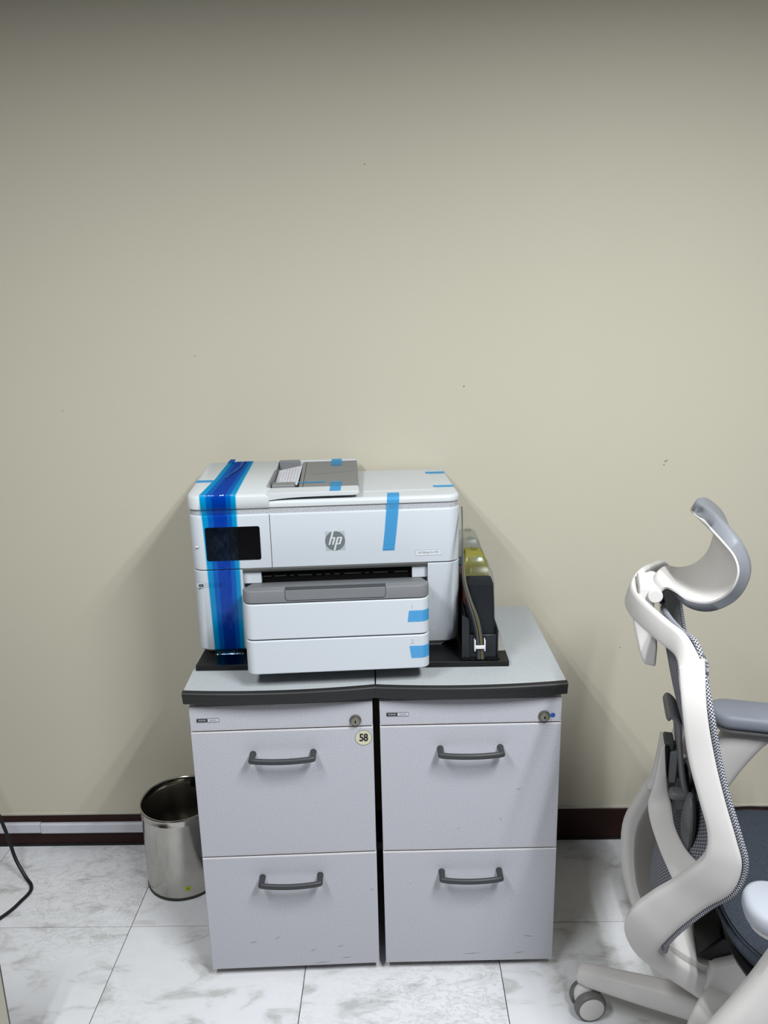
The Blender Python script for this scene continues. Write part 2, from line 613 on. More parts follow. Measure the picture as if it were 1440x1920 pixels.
floor = struct(box('floor', (RX0, RX1, RY0, 0.12, -0.06, -0.003), M['grout']))
T = 0.457
GX, GY = -0.6887, -0.3222
GAP = 0.0010
tile_cache = {}
i = -8
while GX + i * T < RX1:
    j = -16
    while j <= 0:
        x0, x1 = max(RX0, GX + i * T), min(RX1, GX + (i + 1) * T)
        y0, y1 = max(RY0, GY + j * T), min(0.0, GY + (j + 1) * T)
        if x1 - x0 > 0.02 and y1 - y0 > 0.02:
            w, d = round(x1 - x0, 4), round(y1 - y0, 4)
            if (w, d) not in tile_cache:
                o = box('tile', (-w / 2 + GAP, w / 2 - GAP, -d / 2 + GAP, d / 2 - GAP, -0.003, 0.0), M['tile'], floor, smooth=False)
                tile_cache[(w, d)] = o.data
            else:
                o = bpy.data.objects.new('tile', tile_cache[(w, d)])
                COL.objects.link(o)
                o.parent = floor
            o.location = ((x0 + x1) / 2, (y0 + y1) / 2, 0)
        j += 1
    i += 1

bb = struct(box('baseboard_back', (RX0, RX1, -0.010, 0.0, 0.008, 0.100), M['baseboard'], bevel=0.0015))
box('skirting_seal', (RX0, RX1, -0.011, 0.0, 0.0, 0.0085), M['black_rubber'], bb)
box('caulk_bead', (RX0, RX1, -0.006, 0.0, 0.100, 0.1055), M['caulk'], bb)
struct(box('baseboard_left', (RX0, RX0 + 0.010, RY0, 0, 0.0, 0.100), M['baseboard']))
struct(box('baseboard_right', (RX1 - 0.010, RX1, RY0, 0, 0.0, 0.100), M['baseboard']))

# small marks on the wall
for (x, z, rx, rz, a) in ((0.694, 1.110, .006, .0018, .5), (0.690, 1.100, .0022, .0018, 0), (0.177, 1.31, .0022, .002, 0),
                          (-0.493, 1.399, .0016, .0016, 0), (-0.841, 1.27, .0016, .0013, 0), (0.605, 0.596, .002, .0018, 0),
                          (-0.058, 1.831, .003, .0012, .3)):
    pts = []
    for k in range(10):
        t = 2 * PI * k / 10
        px, pz = rx * math.cos(t) * random.uniform(.7, 1.1), rz * math.sin(t) * random.uniform(.7, 1.1)
        pts.append((px * math.cos(a) - pz * math.sin(a), px * math.sin(a) + pz * math.cos(a)))
    finish('smudge', prism_bm(pts, -0.0004, 0.0, 'y'), M['stain'], wall_back, loc=(x, 0, z))

# ceiling lamps (out of frame, they light the room)
for k, (lx, ly) in enumerate(LAMPS):
    t = empty('ceiling_lamp', ['white twin-tube ceiling lamp over the waste basket side of the room',
                               'white twin-tube ceiling lamp over the office chair side of the room'][k],
              'lamp', (lx, ly, CEIL), group='ceiling lamps in front of the wall')
    box('housing', (-0.15, 0.15, -0.62, 0.62, -0.008, 0.0), M['ceiling'], t, bevel=0.002)
    for s in (-1, 1):
        finish('lamp_tube', tube_bm([(s * TUBE_OFF, -0.58, -0.0), (s * TUBE_OFF, 0.58, -0.0)], 0.011), M['lamp_tube'], t)

# cable raceway on the baseboard, two lengths that meet in a joint
ra = empty('cable_raceway', 'white plastic cable raceway along the baseboard left of the basket', 'raceway', (0, 0, 0))
for xa, xb, dz in ((RX0 + 0.02, -1.0475, 0.0015), (-1.0462, -0.47, -0.0005)):
    finish('raceway_cover', prism_bm([(-0.0105, 0.048 + dz), (-0.018, 0.048 + dz), (-0.0205, 0.051 + dz), (-0.0205, 0.077 + dz), (-0.018, 0.080 + dz), (-0.0105, 0.080 + dz)], xa, xb, 'x'), M['raceway'], ra)


# ------------------------------------------------------------------ filing cabinets
CW, CZ0, CTOP = 0.387, 0.025, 0.6925
WT = 0.7355


def sweep_trim(w, ext, bow, prof):
    rings = []
    n = 18
    for k in range(n + 1):
        x = -ext + (w + 2 * ext) * k / n
        b = bow * (1 - (2 * k / n - 1) ** 2)
        rings.append([(x, -(o_ + b), z) for o_, z in prof])
    return loft_bm(rings)


def handle(parent, cx, z):
    h = empty_part('handle', parent, (cx, 0, z))
    L = 0.0645
    for s in (-1, 1):
        finish('handle_post', tube_bm([(s * L, 0.0, 0.0), (s * L, -0.012, 0.0), (s * L, -0.027, -0.0005)], [0.0072, 0.0066, 0.0068], 14), M['handle'], h)
    path = [(-L - 0.005, -0.0275, 0), (-L, -0.0285, 0)]
    for k in range(1, 12):
        t = -1 + 2 * k / 12
        path.append((L * t, -0.0285 - 0.0065 * (1 - t * t), -0.0005))
    path += [(L, -0.0285, 0), (L + 0.005, -0.0275, 0)]
    rad = [0.0050] + [0.0066] * (len(path) - 2) + [0.0050]
    finish('handle_bar', tube_bm(path, rad, 14, squash=(1.0, 0.8)), M['handle'], h)
    return h


def empty_part(name, parent, loc):
    o = bpy.data.objects.new(name, None)
    COL.objects.link(o)
    o.empty_display_size = 0.02
    o.parent = parent
    o.location = loc
    return o


def cabinet(loc, rz, label, depth, first):
    c = empty('filing_cabinet', label, 'cabinet', (*loc, 0), rz, 'pair of two-drawer filing cabinets')
    w = CW
    # carcass behind the drawer fronts (local y grows to the wall)
    box('body', (0.003, w - 0.003, 0.019, depth, CZ0 + 0.004, 0.7075), M['cab'], c, bevel=0.001)
    box('gap_shade_backing', (0.006, w - 0.006, 0.0165, 0.0195, CZ0 + 0.01, 0.706), M['cab_gap_shade'], c)  # dark sheet painting the shade into the gaps between the fronts
    for fx in (0.035, w - 0.035):
        for fy in (0.06, depth - 0.05):
            finish('foot', lathe_bm([(0.014, 0), (0.016, 0.003), (0.016, 0.012), (0.010, 0.016), (0.010, CZ0 + 0.005)], 16, center=(fx, fy, 0)), M['plate_silver'], c)
    # worktop plate and its bowed charcoal front trim
    e = 0.006
    bow = 0.013
    top_pts = [(-e, depth)]
    for k in range(19):
        x = -e + (w + 2 * e) * k / 18
        top_pts.append((x, -(0.004 + bow * (1 - (2 * k / 18 - 1) ** 2))))
    top_pts.append((w + e, depth))
    finish('worktop', prism_bm(top_pts, 0.7085, WT, 'z'), M['cab_top'], c, bevel=0.0008, seg=1)
    prof = [(0.0041, WT - 0.0004), (0.013, WT - 0.0006), (0.0165, WT - 0.003), (0.0172, WT - 0.0065), (0.0160, WT - 0.0100), (0.0150, WT - 0.0115),
            (0.0128, 0.7105), (0.0110, 0.7068), (0.0041, 0.7062)]
    finish('edge_trim', sweep_trim(w, e + 0.0015, bow, prof), M['cab_trim'], c, angle=50)

    def panel(name, z0, z1):
        p = empty_part(name, c, (0, 0, 0))
        # laminate front with pale edge banding along top and bottom
        fr = box('front_panel', (0.0, w, 0.0, 0.0165, z0 + 0.0012, z1 - 0.0012), M['cab'], p, bevel=0.0008, seg=1)
        box('edge_band', (0.0, w, 0.0004, 0.0163, z1 - 0.0012, z1), M['cab_edge'], p)
        box('edge_band', (0.0, w, 0.0004, 0.0163, z0, z0 + 0.0012), M['cab_edge'], p)
        return p
    head = panel('header_panel', 0.6375, CTOP)
    d1 = panel('drawer', 0.3275, 0.6325)
    d2 = panel('drawer', CZ0, 0.3218)
    handle(d1, 0.193, 0.579)
    handle(d2, 0.195, 0.270)
    # lock
    lk = empty_part('lock', c, (0.350, 0, 0.651))
    finish('lock_bezel', lathe_bm([(0.0125, 0.0), (0.0125, -0.003), (0.0115, -0.0045), (0.0095, -0.0045)], 28, 'y'), M['lock_bezel'], lk)
    finish('lock_cylinder', lathe_bm([(0.0093, -0.001), (0.0093, -0.0075), (0.0085, -0.0088), (0.004, -0.0090)], 28, 'y'), M['lock'], lk)
    finish('keyhole', prism_bm([(-0.0011, -0.0030), (0.0011, -0.0030), (0.0016, 0.0), (0.0011, 0.0032), (-0.0011, 0.0032), (-0.0016, 0)], -0.0092, -0.0088, 'y'), M['slot'], lk)
    # maker's plate
    pl = empty_part('name_plate', c, (0.0382, 0, 0.6622))
    finish('plate_frame', prism_bm(rrect(-0.0238, 0.0238, -0.0042, 0.0042, 0.0012, 3), -0.0012, 0.0, 'y'), M['plate_frame'], pl)
    box('plate_black', (-0.0228, -0.0002, -0.0015, -0.001, -0.0032, 0.0032), M['plate_black'], pl)
    box('plate_silver', (-0.0002, 0.0230, -0.0015, -0.001, -0.0033, 0.0033), M['plate_silver'], pl)
    text_obj('plate_lettering', 'BUSINESS', 0.0046, M['plate_silver'], pl, (-0.0116, -0.00155, 0), sx=0.84, space=1.0, extrude=0.0001)
    text_obj('plate_lettering', 'BUREAU', 0.0046, M['plate_black'], pl, (0.0115, -0.00155, 0), sx=0.80, space=1.15, extrude=0.0001)
    if first:
        st = empty_part('number_sticker', c, (0.3660, 0, 0.6085))
        finish('sticker_rim', lathe_bm([(0.0182, 0.0), (0.0182, -0.0007)], 36, 'y'), M['sticker_rim'], st)
        finish('sticker_face', lathe_bm([(0.0168, -0.0003), (0.0168, -0.0010)], 36, 'y'), M['sticker_cream'], st)
        text_obj('sticker_number', '58', 0.0245, M['ink_text'], st, (0.0003, -0.0012, 0.0), bold=0.0007, sx=0.82, space=0.92)
        for (sx, sz, L, a) in ((0.298, 0.075, .008, .25), (0.235, 0.067, .007, .35), (0.312, 0.043, .012, .02), (0.255, 0.032, .02, .05), (0.375, 0.226, .006, -.4), (0.155, 0.105, .007, .5), (0.10, 0.095, .010, .25)):
            finish('scuff', prism_bm([(-L, 0), (0, -.0006), (L, .0003), (0, .0007)], -0.0002, 0.0, 'y', None), M['scuff'], c, loc=(sx, 0, sz)).rotation_euler = (0, -a, 0)
    else:
        finish('dot_sticker', lathe_bm([(0.0052, 0.0), (0.0052, -0.0005)], 24, 'y', center=(0.3685, 0, 0.652)), M['blue_dot'], c)
        for (sx, sz, L, a) in ((0.06, 0.239, .002, .6), (0.168, 0.38, .0022, .2), (0.30, 0.475, .006, .1), (0.262, 0.40, .004, -.9), (0.33, 0.09, .012, -.2), (0.20, 0.045, .02, .06), (0.31, 0.045, .014, .15)):
            finish('scuff', prism_bm([(-L, 0), (0, -.0006), (L, .0003), (0, .0007)], -0.0002, 0.0, 'y', None), M['scuff'], c, loc=(sx, 0, sz)).rotation_euler = (0, -a, 0)
    return c


cabinet((-0.4435, -0.481), 0.039, 'grey two-drawer filing cabinet with the round 58 sticker beside the waste basket', 0.425, True)
cabinet((-0.042, -0.466), 0.015, 'grey two-drawer filing cabinet with a blue dot sticker next to its lock', 0.425, False)

# black board under the printer
BT = WT + 0.0006
board = box('base_board', (-0.445, 0.2415, -0.397, -0.075, BT, BT + 0.0125), M['board'], None, bevel=0.0008)
tag(board, 'thin black board lying on both cabinet tops under the printer', 'board')
BZ = BT + 0.0125

# ------------------------------------------------------------------ printer
PA = 0.062
PZ = 0.762
pr = empty('printer', 'white multifunction inkjet printer with two paper trays standing on the cabinets', 'printer', (-0.448, -0.355, PZ), PA)
PW, PD = 0.591, 0.300


def outline(x0, x1, y0, y1, r, rb=0.012):
    pts = []
    for (c, s, a0, rr) in (((x0, y0), (1, 1), PI, r), ((x1, y0), (-1, 1), 1.5 * PI, r), ((x1, y1), (-1, -1), 0, rb), ((x0, y1), (1, -1), .5 * PI, rb)):
        cx, cy = c[0] + s[0] * rr, c[1] + s[1] * rr
        for k in range(9):
            a = a0 + k / 8 * PI / 2
            pts.append((cx + rr * math.cos(a), cy + rr * math.sin(a)))
    return pts


# lower housing: rounded outline with the tray bay cut out of its front
NX0, NX1, ND = 0.1105, 0.5180, 0.052
lo = [p for p in outline(0, PW, 0, PD, 0.030)]
low_pts = lo[:9] + [(NX0, 0.0), (NX0, ND), (NX1, ND), (NX1, 0.0)] + lo[9:]
bm = bmesh.new()
# the lowest edge is drawn in a little, like a moulded skirt
def shrink(pts, d):
    cx, cy = PW / 2, PD / 2
    return [(x + d * (1 if x < 0.1 else (-1 if x > 0.53 else 0)), y + (d if y < 0.04 else (-d if y > 0.28 else 0))) for x, y in pts]


rings = [[(x, y, z) for x, y in shrink(low_pts, d)] for d, z in ((0.010, -0.001), (0.004, 0.0005), (0.0, 0.006), (0.0, 0.188), (0.0015, 0.1895))]
finish('lower_housing', loft_bm(rings), M['white'], pr, angle=40)
box('skirt', (0.03, PW - 0.03, 0.06, PD - 0.02, -0.006, 0.0), M['grey_guide'], pr)
for fx in (0.055, PW - 0.055):
    for fy in (0.035, PD - 0.045):
        finish('foot', prism_bm([(fx - 0.030, 0.0), (fx + 0.030, 0.0), (fx + 0.014, BZ - PZ), (fx - 0.014, BZ - PZ)], fy - 0.018, fy + 0.018, 'y'), M['white_lid'], pr, bevel=0.001)
# dark seam, then upper housing with its chamfered lower lip
finish('seam_lower', prism_bm(outline(0.003, PW - 0.003, 0.003, PD - 0.003, 0.027), 0.189, 0.1925, 'z'), M['seam'], pr)
up_o = outline(0, PW, 0, PD, 0.030)
rings = [[(x, y, z) for x, y in outline(d, PW - d, d, PD - d, 0.030 - d)] for d, z in ((0.0012, 0.1918), (0.0, 0.193), (0.0, 0.310), (0.0010, 0.3125), (0.0035, 0.3140))]
finish('upper_housing', loft_bm(rings), M['white'], pr, angle=40)
# lip over the tray bay, its shade painted in as grey
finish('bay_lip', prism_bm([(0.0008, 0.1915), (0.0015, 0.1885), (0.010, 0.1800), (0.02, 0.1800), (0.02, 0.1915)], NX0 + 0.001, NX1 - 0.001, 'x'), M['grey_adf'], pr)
# front access door seam
box('door_seam', (0.1755, 0.1768, -0.0003, 0.004, 0.1925, 0.3122), M['seam'], pr)
finish('side_seam', prism_bm([(0.04, 0.0), (0.041, 0.0), (0.041, 0.31), (0.04, 0.31)], PW, PW + 0.0004, 'x'), M['seam'], pr)
# control screen
scr = finish('screen', prism_bm(rrect(0.0360, 0.1535, 0.2120, 0.2875, 0.0045, 5), -0.0012, 0.0, 'y'), M['screen'], pr, bevel=0.0004, seg=1)
# logo: grey disc with slanted white letters, clear square film behind
lg = empty_part('logo', pr, (0.3155, 0, 0.2485))
finish('logo_film', prism_bm([(-0.0215, -0.0225), (0.0215, -0.0225), (0.0215, 0.0215), (-0.0215, 0.0215)], -0.0003, -0.0001, 'y'), M['clear_film'], lg)
finish('logo_disc', lathe_bm([(0.0215, 0.0), (0.0215, -0.0008)], 56, 'y'), M['logo_grey'], lg)
K = 0.0215 / 390.0


def lp(x, y):
    return ((x - 680) * K, (680 - y) * K)


def logo_poly(name, pts):
    bm = bmesh.new()
    a = [bm.verts.new((lp(*p)[0], -0.0010, lp(*p)[1])) for p in pts]
    b = [bm.verts.new((lp(*p)[0], -0.0005, lp(*p)[1])) for p in pts]
    bm.faces.new(a)
    bm.faces.new(b[::-1])
    n = len(pts)
    for q in range(n):
        bm.faces.new((a[q], a[(q + 1) % n], b[(q + 1) % n], b[q]))
    bmesh.ops.triangulate(bm, faces=[f for f in bm.faces if len(f.verts) > 4])
    finish(name, bm, M['logo_white'], lg, smooth=False)


logo_poly('logo_letter', [(568, 290), (642, 290), (578, 528), (655, 528), (680, 535), (694, 552), (694, 575), (612, 838), (543, 838), (620, 580), (562, 578), (474, 838), (408, 838)])
logo_poly('logo_letter', [(775, 528), (935, 525), (958, 535), (968, 560), (962, 585), (895, 800), (882, 820), (860, 828), (742, 828), (677, 1072), (605, 1072), (745, 575), (755, 545)])
logo_poly_in = [(848, 570), (890, 570), (825, 782), (762, 782), (820, 585)]
bm = bmesh.new()
f = bm.faces.new([bm.verts.new((lp(*p)[0], -0.00105, lp(*p)[1])) for p in logo_poly_in])
finish('logo_counter', bm, M['logo_grey'], lg, smooth=False)
# model badge
bd = empty_part('model_badge', pr, (0.5195, 0, 0.2145))
finish('badge_frame', prism_bm([(-0.0290, -0.0062), (0.0290, -0.0062), (0.0290, 0.0062), (-0.0290, 0.0062)], -0.0006, 0.0, 'y'), M['print_grey'], bd)
finish('badge_face', prism_bm([(-0.0287, -0.0066), (0.0287, -0.0066), (0.0287, 0.0058), (-0.0287, 0.0058)], -0.0009, -0.0003, 'y'), M['logo_white'], bd)
text_obj('badge_lettering', 'HP OfficeJet Pro 9730', 0.0062, M['print_grey'], bd, (0.0, -0.0010, 0.0), sx=0.80)
# usb port and power key
ub = empty_part('usb_port', pr, (0, 0, 0))
finish('port_recess', prism_bm(rrect(0.0095, 0.0400, 0.1520, 0.1625, 0.0020, 3), -0.0004, 0.0, 'y'), M['emboss'], ub)
box('port_opening', (0.0135, 0.0235, -0.0008, 0.0, 0.1545, 0.1595), M['slot'], ub)
box('port_tongue', (0.0150, 0.0220, -0.0010, -0.0006, 0.1565, 0.1580), M['print_grey'], ub)
pk = finish('power_key', prism_bm(rrect(0.043, 0.066, 0.1520, 0.1620, 0.001, 3), -0.0007, 0.0, 'y'), M['emboss'], pr)
finish('power_symbol', lathe_bm([(0.0026, -0.0006), (0.0026, -0.0010), (0.0018, -0.0010), (0.0018, -0.0006)], 20, 'y', center=(0.061, 0, 0.157), cap=False), M['print_grey'], pk)
finish('raised_dot', ellipsoid_bm((0.0165, 0.0, 0.245), (0.0045, 0.0012, 0.0028), 16, 8), M['white'], pr)

# output slot in the bay's back wall
SL = 0.030
for xa, xb in ((NX0, 0.1490), (0.4840, NX1)):
    box('bay_cheek', (xa, xb, 0.014, ND, 0.1525, 0.1885), M['white'], pr, bevel=0.001)
box('output_slot', (0.1490, 0.4840, SL, ND, 0.140, 0.1885), M['slot'], pr)
for k, (xa, xb) in enumerate(((0.152, 0.170), (0.176, 0.203), (0.212, 0.220), (0.229, 0.260), (0.270, 0.281), (0.290, 0.301), (0.310, 0.322), (0.333, 0.370), (0.380, 0.388), (0.398, 0.430), (0.445, 0.475))):
    box('paper_rib', (xa, xb, SL - 0.003, SL + 0.001, 0.1628, 0.1650), M['grey_guide'], pr)
box('slot_roller', (0.1490, 0.4840, SL - 0.006, SL, 0.1655, 0.1770), M['slot'], pr)

# trays
TX0, TX1, TY = 0.1275, 0.5055, -0.150


def tray_shell(name, z0, z1, m, parent, r=0.020, y1=ND - 0.001, ins=0.0):
    pts = rrect(TX0 + ins, TX1 - ins, TY + ins, y1, r, 8, (1, 1, 0, 0))
    return finish(name, prism_bm(pts, z0, z1, 'z'), m, parent, bevel=0.0022, seg=3)


# the output tray's upper face falls away towards the slot
pts = rrect(TX0, TX1, TY, SL - 0.001, 0.020, 8, (1, 1, 0, 0))
tz = lambda y: 0.1920 - 0.044 * max(0, (y - TY - 0.022) / 0.157)
rings = []
for d, f_ in ((0.002, lambda y: 0.1650 if y < 0 else 0.1420), (0.0, lambda y: 0.1668 if y < 0 else 0.1425), (0.0, lambda y: tz(y) - 0.0022), (0.0007, lambda y: tz(y) - 0.0007), (0.0024, lambda y: tz(y))):
    ring = []
    for x, y in rrect(TX0 + d, TX1 - d, TY + d, SL - 0.001, 0.020 - d, 8, (1, 1, 0, 0)):
        ring.append((x, y, f_(y)))
    rings.append(ring)
ot = finish('output_tray', loft_bm(rings, cap=False), M['grey_print'], pr, angle=45)
bm = bmesh.new()
uo = rrect(TX0 + 0.0024, TX1 - 0.0024, TY + 0.0024, SL - 0.001, 0.0176, 8, (1, 1, 0, 0))
nfr = [(TX0 + 0.0024, TY + 0.022), (TX1 - 0.0024, TY + 0.022)]
fr = [bm.verts.new((x, y, 0.1920)) for x, y in uo if y < TY + 0.0215]
l_, r_ = bm.verts.new((*nfr[0], 0.1920)), bm.verts.new((*nfr[1], 0.1920))
bm.faces.new([l_] + fr + [r_])
b1, b2 = bm.verts.new((nfr[1][0], SL - 0.001, tz(SL - 0.001))), bm.verts.new((nfr[0][0], SL - 0.001, tz(SL - 0.001)))
bm.faces.new((l_, r_, b1, b2))
finish('tray_deck', bm, M['grey_print'], pr, smooth=False)
ext = finish('tray_extension', prism_bm(rrect(0.2145, 0.4160, 0.1700, 0.1917, 0.006, 5, (1, 1, 0, 0)), TY - 0.0012, TY + 0.02, 'y'), M['grey_print'], pr, bevel=0.0010)
finish('extension_seam', prism_bm(rrect(0.2135, 0.4170, 0.1690, 0.1921, 0.007, 5, (1, 1, 0, 0)), TY - 0.0004, TY + 0.02, 'y'), M['seam'], pr)
for xs in (0.2145, 0.3, 0.4160):
    bm = bmesh.new()
    bm.faces.new([bm.verts.new((x, y, tz(y) + 0.0003)) for x, y in ((xs - 0.0006, TY + 0.022), (xs + 0.0006, TY + 0.022), (xs + 0.0006, SL - 0.002), (xs - 0.0006, SL - 0.002))])
    finish('tray_groove', bm, M['logo_grey'], pr, smooth=False)
for nm, z0, z1, dg in (('paper_tray', 0.0868, 0.1632, '1'), ('paper_tray', 0.0105, 0.0842, '2')):
    tr = tray_shell(nm, z0, z1, M['white'], pr, y1=-0.045 if dg == '1' else 0.012)
    text_obj('embossed_number', dg, 0.013, M['emboss'], tr, (0.4695, TY - 0.0003, z0 + 0.060), extrude=0.0003)
tray_shell('tray_core', 0.014, 0.1655, M['seam'], pr, ins=0.0035, y1=-0.060)
for dg, zz in (('1', 0.109), ('2', 0.030)):
    text_obj('embossed_number', dg, 0.013, M['emboss'], pr, (0.5285, -0.0003, zz), extrude=0.0003)

# foam gap, scanner lid
finish('foam_strip', prism_bm(outline(0.0035, PW - 0.0035, 0.0035, PD - 0.0035, 0.026), 0.3135, 0.3275, 'z'), M['foam'], pr)
LT = 0.3425
rings = []
for d, z in ((0.003, 0.3270), (0.0, 0.3282), (-0.0005, 0.3345), (0.0008, 0.3390), (0.004, LT - 0.0005), (0.008, LT)):
    rings.append([(x, y, z) for x, y in outline(d, PW - d, d, PD + 0.008 - d, 0.030 - d)])
finish('scanner_lid', loft_bm(rings), M['white_lid'], pr, angle=50)
finish('lid_panel', prism_bm(rrect(0.37, 0.548, 0.060, 0.295, 0.016, 6), LT - 0.001, LT + 0.0008, 'z'), M['white_lid'], pr, bevel=0.0006)
# document feeder: left block with rounded front, wedge shaped, running on as an overhanging arm
AX1 = 0.3715


def feeder_top(y):
    return 0.3585 + 0.0175 * min(1, max(0, (y - 0.01) / 0.28))


# left block
rings = []
fo = outline(-0.0008, 0.1765, -0.0012, PD + 0.004, 0.030)
blk = []
n_f = 9
lf = outline(-0.0008, 0.40, -0.0012, PD + 0.004, 0.030)
bx = [(x, y) for x, y in lf if x < 0.1] 
left_arc = lf[:9]
back_arc = lf[27:]
base = left_arc + [(0.1770, -0.0012), (0.1770, PD + 0.004)] + back_arc


def ins_pt(x, y, d):
    return (x + (d if x < 0.1 else 0), y + (d if y < 0.1 else -d))


for d, dz in ((0.002, None), (0.0, None), (0.0, 0.006), (0.0022, 0.0022), (0.006, 0.0)):
    ring = []
    for x, y in base:
        px, py = ins_pt(x, y, d)
        if dz is None:
            z = 0.3265 if d else 0.3282
        else:
            z = feeder_top(py) - dz
        ring.append((px, py, z))
    rings.append(ring)
finish('feeder_cover', loft_bm(rings), M['white_lid'], pr, angle=50)
# arm: a front-view profile with the curved underside, extruded to the back, top sloping up
prof_low = [(0.1765, 0.3428), (0.185, 0.3438), (0.200, 0.3455), (0.220, 0.3470), (0.250, 0.3482), (0.300, 0.3488), (0.355, 0.3490), (0.3675, 0.3502), (AX1, 0.3535)]


def arm_part(name, y0, y1, m):
    bm = bmesh.new()
    secs = []
    for y in (y0, y1):
        t = feeder_top(y)
        dz = (t - feeder_top(0.0)) * 0.6
        low = [(x, z + dz * (0 if x < 0.2 else 1)) for x, z in prof_low]
        sec = [(0.172, 0.3405)] + low + [(AX1, t - 0.003), (AX1 - 0.002, t - 0.0008), (AX1 - 0.005, t), (0.172, t)]
        secs.append([(x, y, z) for x, z in sec])
    return finish(name, loft_bm(secs, bm=bm), m, pr, angle=40, bevel=0.0012)


arm_part('feeder_arm', -0.0008, 0.046, M['white_lid'])
arm_part('feeder_arm', 0.288, PD + 0.004, M['white_lid'])
# underside hollow in shade and the sloping grey input tray with its pocket
bm = bmesh.new()
secs = []
for y in (0.046, 0.289):
    t = feeder_top(y)
    secs.append([(0.2385, y, t - 0.0125), (AX1, y, t - 0.0125), (AX1, y, t - 0.0025), (0.2385, y, t - 0.0025)])
finish('input_tray', loft_bm(secs), M['grey_adf'], pr, bevel=0.0008)
secs = []
for y in (0.046, 0.289):
    t = feeder_top(y)
    secs.append([(0.1745, y, t - 0.024), (0.2385, y, t - 0.024), (0.2385, y, t - 0.0145), (0.1745, y, t - 0.0165)])
finish('pocket_floor', loft_bm(secs), M['grey_guide'], pr)
box('pocket_wall', (0.1735, 0.1775, 0.046, 0.289, 0.345, 0.3705), M['grey_guide'], pr)
bm = bmesh.new()
f = [(0.2640, 0.1600), (0.3600, 0.1820), (0.3600, 0.1832), (0.2640, 0.1614)]
bm.faces.new([bm.verts.new((x, y, feeder_top(y) - 0.0024)) for x, y in f])
finish('tray_slit', bm, M['seam'], pr, smooth=False)
bm = bmesh.new()
bm.faces.new([bm.verts.new((x, y, feeder_top(y) - 0.0023)) for x, y in ((0.2465, 0.052), (0.2480, 0.052), (0.2480, 0.284), (0.2465, 0.284))])
finish('tray_slit', bm, M['seam'], pr, smooth=False)
# guides and the sheet in the pocket
bm = bmesh.new()
finish('paper_guide', prism_bm(rrect(0.1785, 0.2300, 0.050, 0.082, 0.004, 4), 0.3430, feeder_top(0.07) + 0.0035, 'z'), M['grey_guide'], pr, bevel=0.0025, seg=3)
finish('paper_guide', prism_bm(rrect(0.1785, 0.2300, 0.276, 0.287, 0.003, 4), 0.3480, feeder_top(0.28) + 0.0045, 'z'), M['grey_guide'], pr, bevel=0.002)
sheet = empty_part('instruction_sheet', pr, (0, 0, 0))
sheet.parent = None
sheet.location = (-0.448, -0.355, PZ)
sheet.rotation_euler = (0, 0, PA)
tag(sheet, 'printed paper sheet lying in the pocket of the document feeder', 'paper')
SH = [(0.1800, 0.100), (0.2330, 0.094), (0.2365, 0.272), (0.1800, 0.244)]
shz = lambda x, y: feeder_top(y) - 0.0125 + 0.004 * (x - 0.18) / 0.05
bm = bmesh.new()
lo_ = [bm.verts.new((x, y, shz(x, y))) for x, y in SH]
hi_ = [bm.verts.new((x, y, shz(x, y) + 0.0005)) for x, y in SH]
bm.faces.new(lo_[::-1])
bm.faces.new(hi_)
for q in range(4):
    bm.faces.new((lo_[q], lo_[(q + 1) % 4], hi_[(q + 1) % 4], hi_[q]))
finish('paper', bm, M['paper'], sheet, smooth=False)
bmk, bmr = bmesh.new(), bmesh.new()
for r_ in range(7):
    xx = 0.1865 + r_ * 0.0068
    tgt = bmr if r_ in (3, 4) else bmk
    y = 0.115
    while y < 0.240 - (0.02 if r_ < 2 else 0):
        L = random.uniform(0.010, 0.028)
        tgt.faces.new([tgt.verts.new((a, b, shz(a, b) + 0.0007)) for a, b in ((xx, y), (xx + 0.0012, y), (xx + 0.0012, y + L), (xx, y + L))])
        y += L + random.uniform(0.003, 0.008)
finish('print_lines', bmk, M['paper_print'], sheet, smooth=False)
finish('print_lines', bmr, M['paper_red'], sheet, smooth=False)


# ------------------------------------------------------------------ blue tape
def strip(name, path, m, parent, sub=1, wr=0.0):
    """path: list of (xl, xr, y, z) in printer space"""
    bm = bmesh.new()
    rows = []
    ncol = 6 if wr else 1
    for k, (xl, xr, y, z) in enumerate(path):
        row = []
        for c in range(ncol + 1):
            x = xl + (xr - xl) * c / ncol
            row.append(bm.verts.new((x, y, z + (random.uniform(0, wr) if 0 < c < ncol else 0))))
        rows.append(row)
    for a, b in zip(rows, rows[1:]):
        for c in range(ncol):
            bm.faces.new((a[c], a[c + 1], b[c + 1], b[c]))
    return finish(name, bm, m, parent, smooth=not wr)


tape = empty('packing_tape', 'wide dark blue shipping tape wrapped over the printer top and down past its screen', 'tape', (-0.448, -0.355, PZ), PA)


